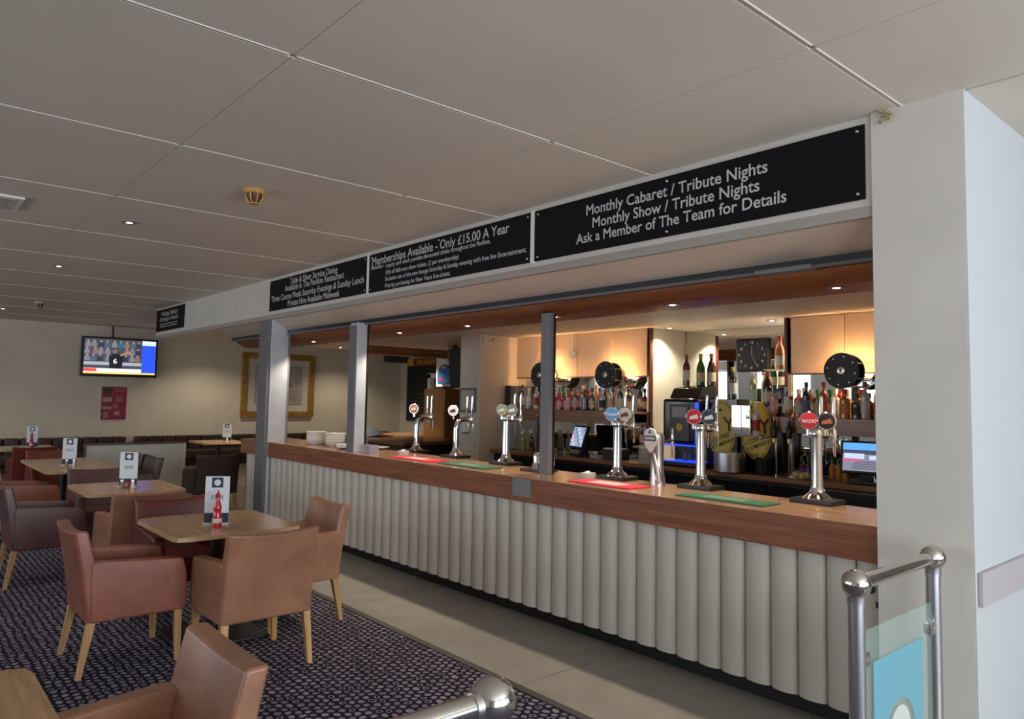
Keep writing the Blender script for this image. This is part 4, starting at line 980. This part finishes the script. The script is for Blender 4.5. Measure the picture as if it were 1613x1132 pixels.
tag(M().lathe([(.05, 0), (.05, .09), (.03, .11), (.03, .13)], n=16).done('metal_pot', GUN), 'small grey metal pot on the counter beside the left steel post', 'pot').location = (4.25, 7.47, ZB)
t = thing('perspex_box', 'small clear box with purple card at the foot of the steel post', 'box', (3.88, 6.72, ZB), world=True)
M().box(3.83, 3.94, 6.60, 6.80, ZB, ZB+.085, .003).done('box', mat('perspex', (.55, .5, .58), .08, alpha=.55), t)
M().box(3.85, 3.92, 6.62, 6.70, ZB+.002, ZB+.075).done('card', mat('purple_card', (.28, .18, .42), .5), t)
for (x, y, lab) in ((4.12, 6.42, 'glass ashtray with wrapped sweets by the copper-badged font'), (4.13, 3.86, 'round glass tray left of the blue-badged font')):
    t = thing('glass_tray', lab, 'dish', (x, y, ZB), 0)
    M().lathe([(.05, 0), (.06, .035), (.052, .035), (.045, .008), (.001, .008)], n=20).done('dish', mat('tray_glass', (.6, .62, .6), .06), t)
    M().sph((.01, .01, .03), .02, 8).sph((-.02, .0, .03), .018, 8).done('sweets', WHT, t)

# fittings on the pier and the counter front
t = thing('tap_backplate', 'grey metal plate fixed to the pier behind the white-badged font', 'plate', (6.10, 7.98, 1.44), world=True)
M().box(6.09, 6.106, 7.76, 8.10, 1.43, 1.76, .004).done('plate', GUN, t)
M().box(6.084, 6.09, 7.79, 8.07, 1.46, 1.73, .002).done('raised_field', SATIN, t)
t = thing('towel_dispenser', 'narrow white dispenser on the pier below the grey plate', 'dispenser', (6.09, 7.94, 1.16), world=True)
M().box(6.05, 6.106, 7.88, 8.02, 1.16, 1.41, .008).done('case', CERAM, t)
M().box(6.06, 6.09, 7.90, 8.00, 1.145, 1.16).done('outlet', BLACK, t)
t = thing('junction_box', 'small white box with a hook high on the pier', 'box', (6.17, 7.67, 2.33), world=True)
M().box(6.13, 6.27, 7.645, 7.679, 2.32, 2.44, .006).done('box', CERAM, t)
M().tube([(6.2, 7.64, 2.39), (6.24, 7.62, 2.40), (6.28, 7.62, 2.43)], .006, 6).done('hook', BLACK, t)
t = thing('drinks_rack', 'polished metal rack plate beside the pier at the left shelf end', 'rack', (6.55, 7.62, 1.5), world=True)
M().box(6.50, 6.76, 7.60, 7.615, 1.505, 1.80, .003).done('back_plate', mat('bronze_mirror', (.55, .42, .30), .1, 1), t)
M().box(6.49, 6.505, 7.52, 7.615, 1.505, 1.80, .003).done('side_rail', BLACK, t)
t = thing('panel_lock', 'black cable hole and keyhole in the last cream pad by the pillar', 'lock', (3.72, 1.6, .77), world=True)
M().lathe([(.022, 0), (.022, -.004), (.001, -.005)], (3.722, 1.60, .735), 18, 'x').done('cable_hole', BLACK, t)
M().box(3.718, 3.723, 1.563, 1.575, .65, .68).done('keyhole', BLACK, t)

# ------------------------------------------------------------------ railings by the camera
ZR = .97
def rail_post(t, x, y):
    M().cyl((x, y, 0), (x, y, ZR-.04), .030, n=24).done('post', SATIN, t)
    M().lathe([(.033, -.075), (.033, -.045), (.036, -.04), (.036, -.03)], (x, y, ZR), 24).done('collar', SATIN, t)
    M().sph((x, y, ZR), .053, 28).done('ball', mat('polished_steel', (.72, .70, .67), .13, 1), t)
    M().cyl((x, y, 0), (x, y, .012), .055, n=24).done('floor_flange', SATIN, t)
t = thing('handrail', 'steel ball-jointed railing with glass panel beside the white pillar', 'railing', (3.15, 1.245, 0), world=True)
rail_post(t, 2.775, 1.245); rail_post(t, 3.53, 1.25)
M().cyl((2.775, 1.245, ZR), (3.53, 1.25, ZR), .027, n=24).done('top_rail', mat('polished_steel', (.72, .70, .67)), t)
M().box(2.805, 3.475, 1.241, 1.251, .12, .787, .002).done('glass_panel', mat('rail_glass', (.50, .74, .68), .04, alpha=.16), t)
film = M()
out = [(2.895, .14), (3.365, .14), (3.365, .665), (2.895, .665)]
cx_, cz_, r_ = 3.13, .33, .145
n = 24
circ = [(cx_+r_*math.cos(2*PI*k/n), cz_+r_*math.sin(2*PI*k/n)) for k in range(n)]
# film with a round clear window: four corner fans around the circle
vb = film.bm
def ring_pt(a):
    c, s = math.cos(a), math.sin(a); tt = []
    if abs(c) > 1e-6: tt.append(((3.365-cx_) if c > 0 else (2.895-cx_))/c)
    if abs(s) > 1e-6: tt.append(((.665-cz_) if s > 0 else (.14-cz_))/s)
    q = min(x for x in tt if x > 0); return (cx_+c*q, cz_+s*q)
angs = sorted([2*PI*k/n for k in range(n)]+[math.atan2(z-cz_, x-cx_) % (2*PI) for x, z in out])
inn = [vb.verts.new((cx_+r_*math.cos(a), 1.2395, cz_+r_*math.sin(a))) for a in angs]
ou = [vb.verts.new((ring_pt(a)[0], 1.2395, ring_pt(a)[1])) for a in angs]
for k in range(len(angs)):
    k2 = (k+1) % len(angs); vb.faces.new((inn[k], ou[k], ou[k2], inn[k2]))
r = bmesh.ops.extrude_face_region(vb, geom=vb.faces[:])
bmesh.ops.translate(vb, verts=[v for v in r['geom'] if isinstance(v, bmesh.types.BMVert)], vec=(0, -.001, 0))
film.done('blue_film', mat('film_blue', (.17, .42, .52), .35), t)
M().lathe([(.10, 0), (.10, .001), (.001, .0012)], (cx_, 1.238, cz_+.02), 24, 'y').done('etched_disc', mat('etched', (.62, .66, .62), .6), t)
for (x, z, s) in ((2.82, .69, 1), (3.475, .685, -1)):
    M().box(min(x-.02*s, x+.035*s), max(x-.02*s, x+.035*s), 1.228, 1.264, z-.03, z+.03, .012).done('glass_clamp', SATIN, t)
    M().cyl((x+.01*s, 1.226, z), (x+.01*s, 1.229, z), .008, n=10).done('clamp_screw', CHROME, t)
t = thing('handrail', 'steel railing end with a ball joint at the bottom edge of the picture', 'railing', (.3, 1.27, 0), world=True)
rail_post(t, 1.06, 1.27); rail_post(t, -1.6, 1.27)
M().cyl((-1.6, 1.27, ZR), (1.06, 1.27, ZR), .027, n=24).done('top_rail', mat('polished_steel', (.72, .70, .67)), t)
M().lathe([(.031, 0), (.031, .02)], (1.0, 1.27, ZR), 20, 'x').done('rail_collar', SATIN, t)
M().box(-1.55, 1.0, 1.265, 1.275, .12, .787, .002).done('glass_panel', mat('rail_glass', (.62, .82, .78)), t)

for o in bpy.data.objects:
    if '_w' in o: del o['_w']
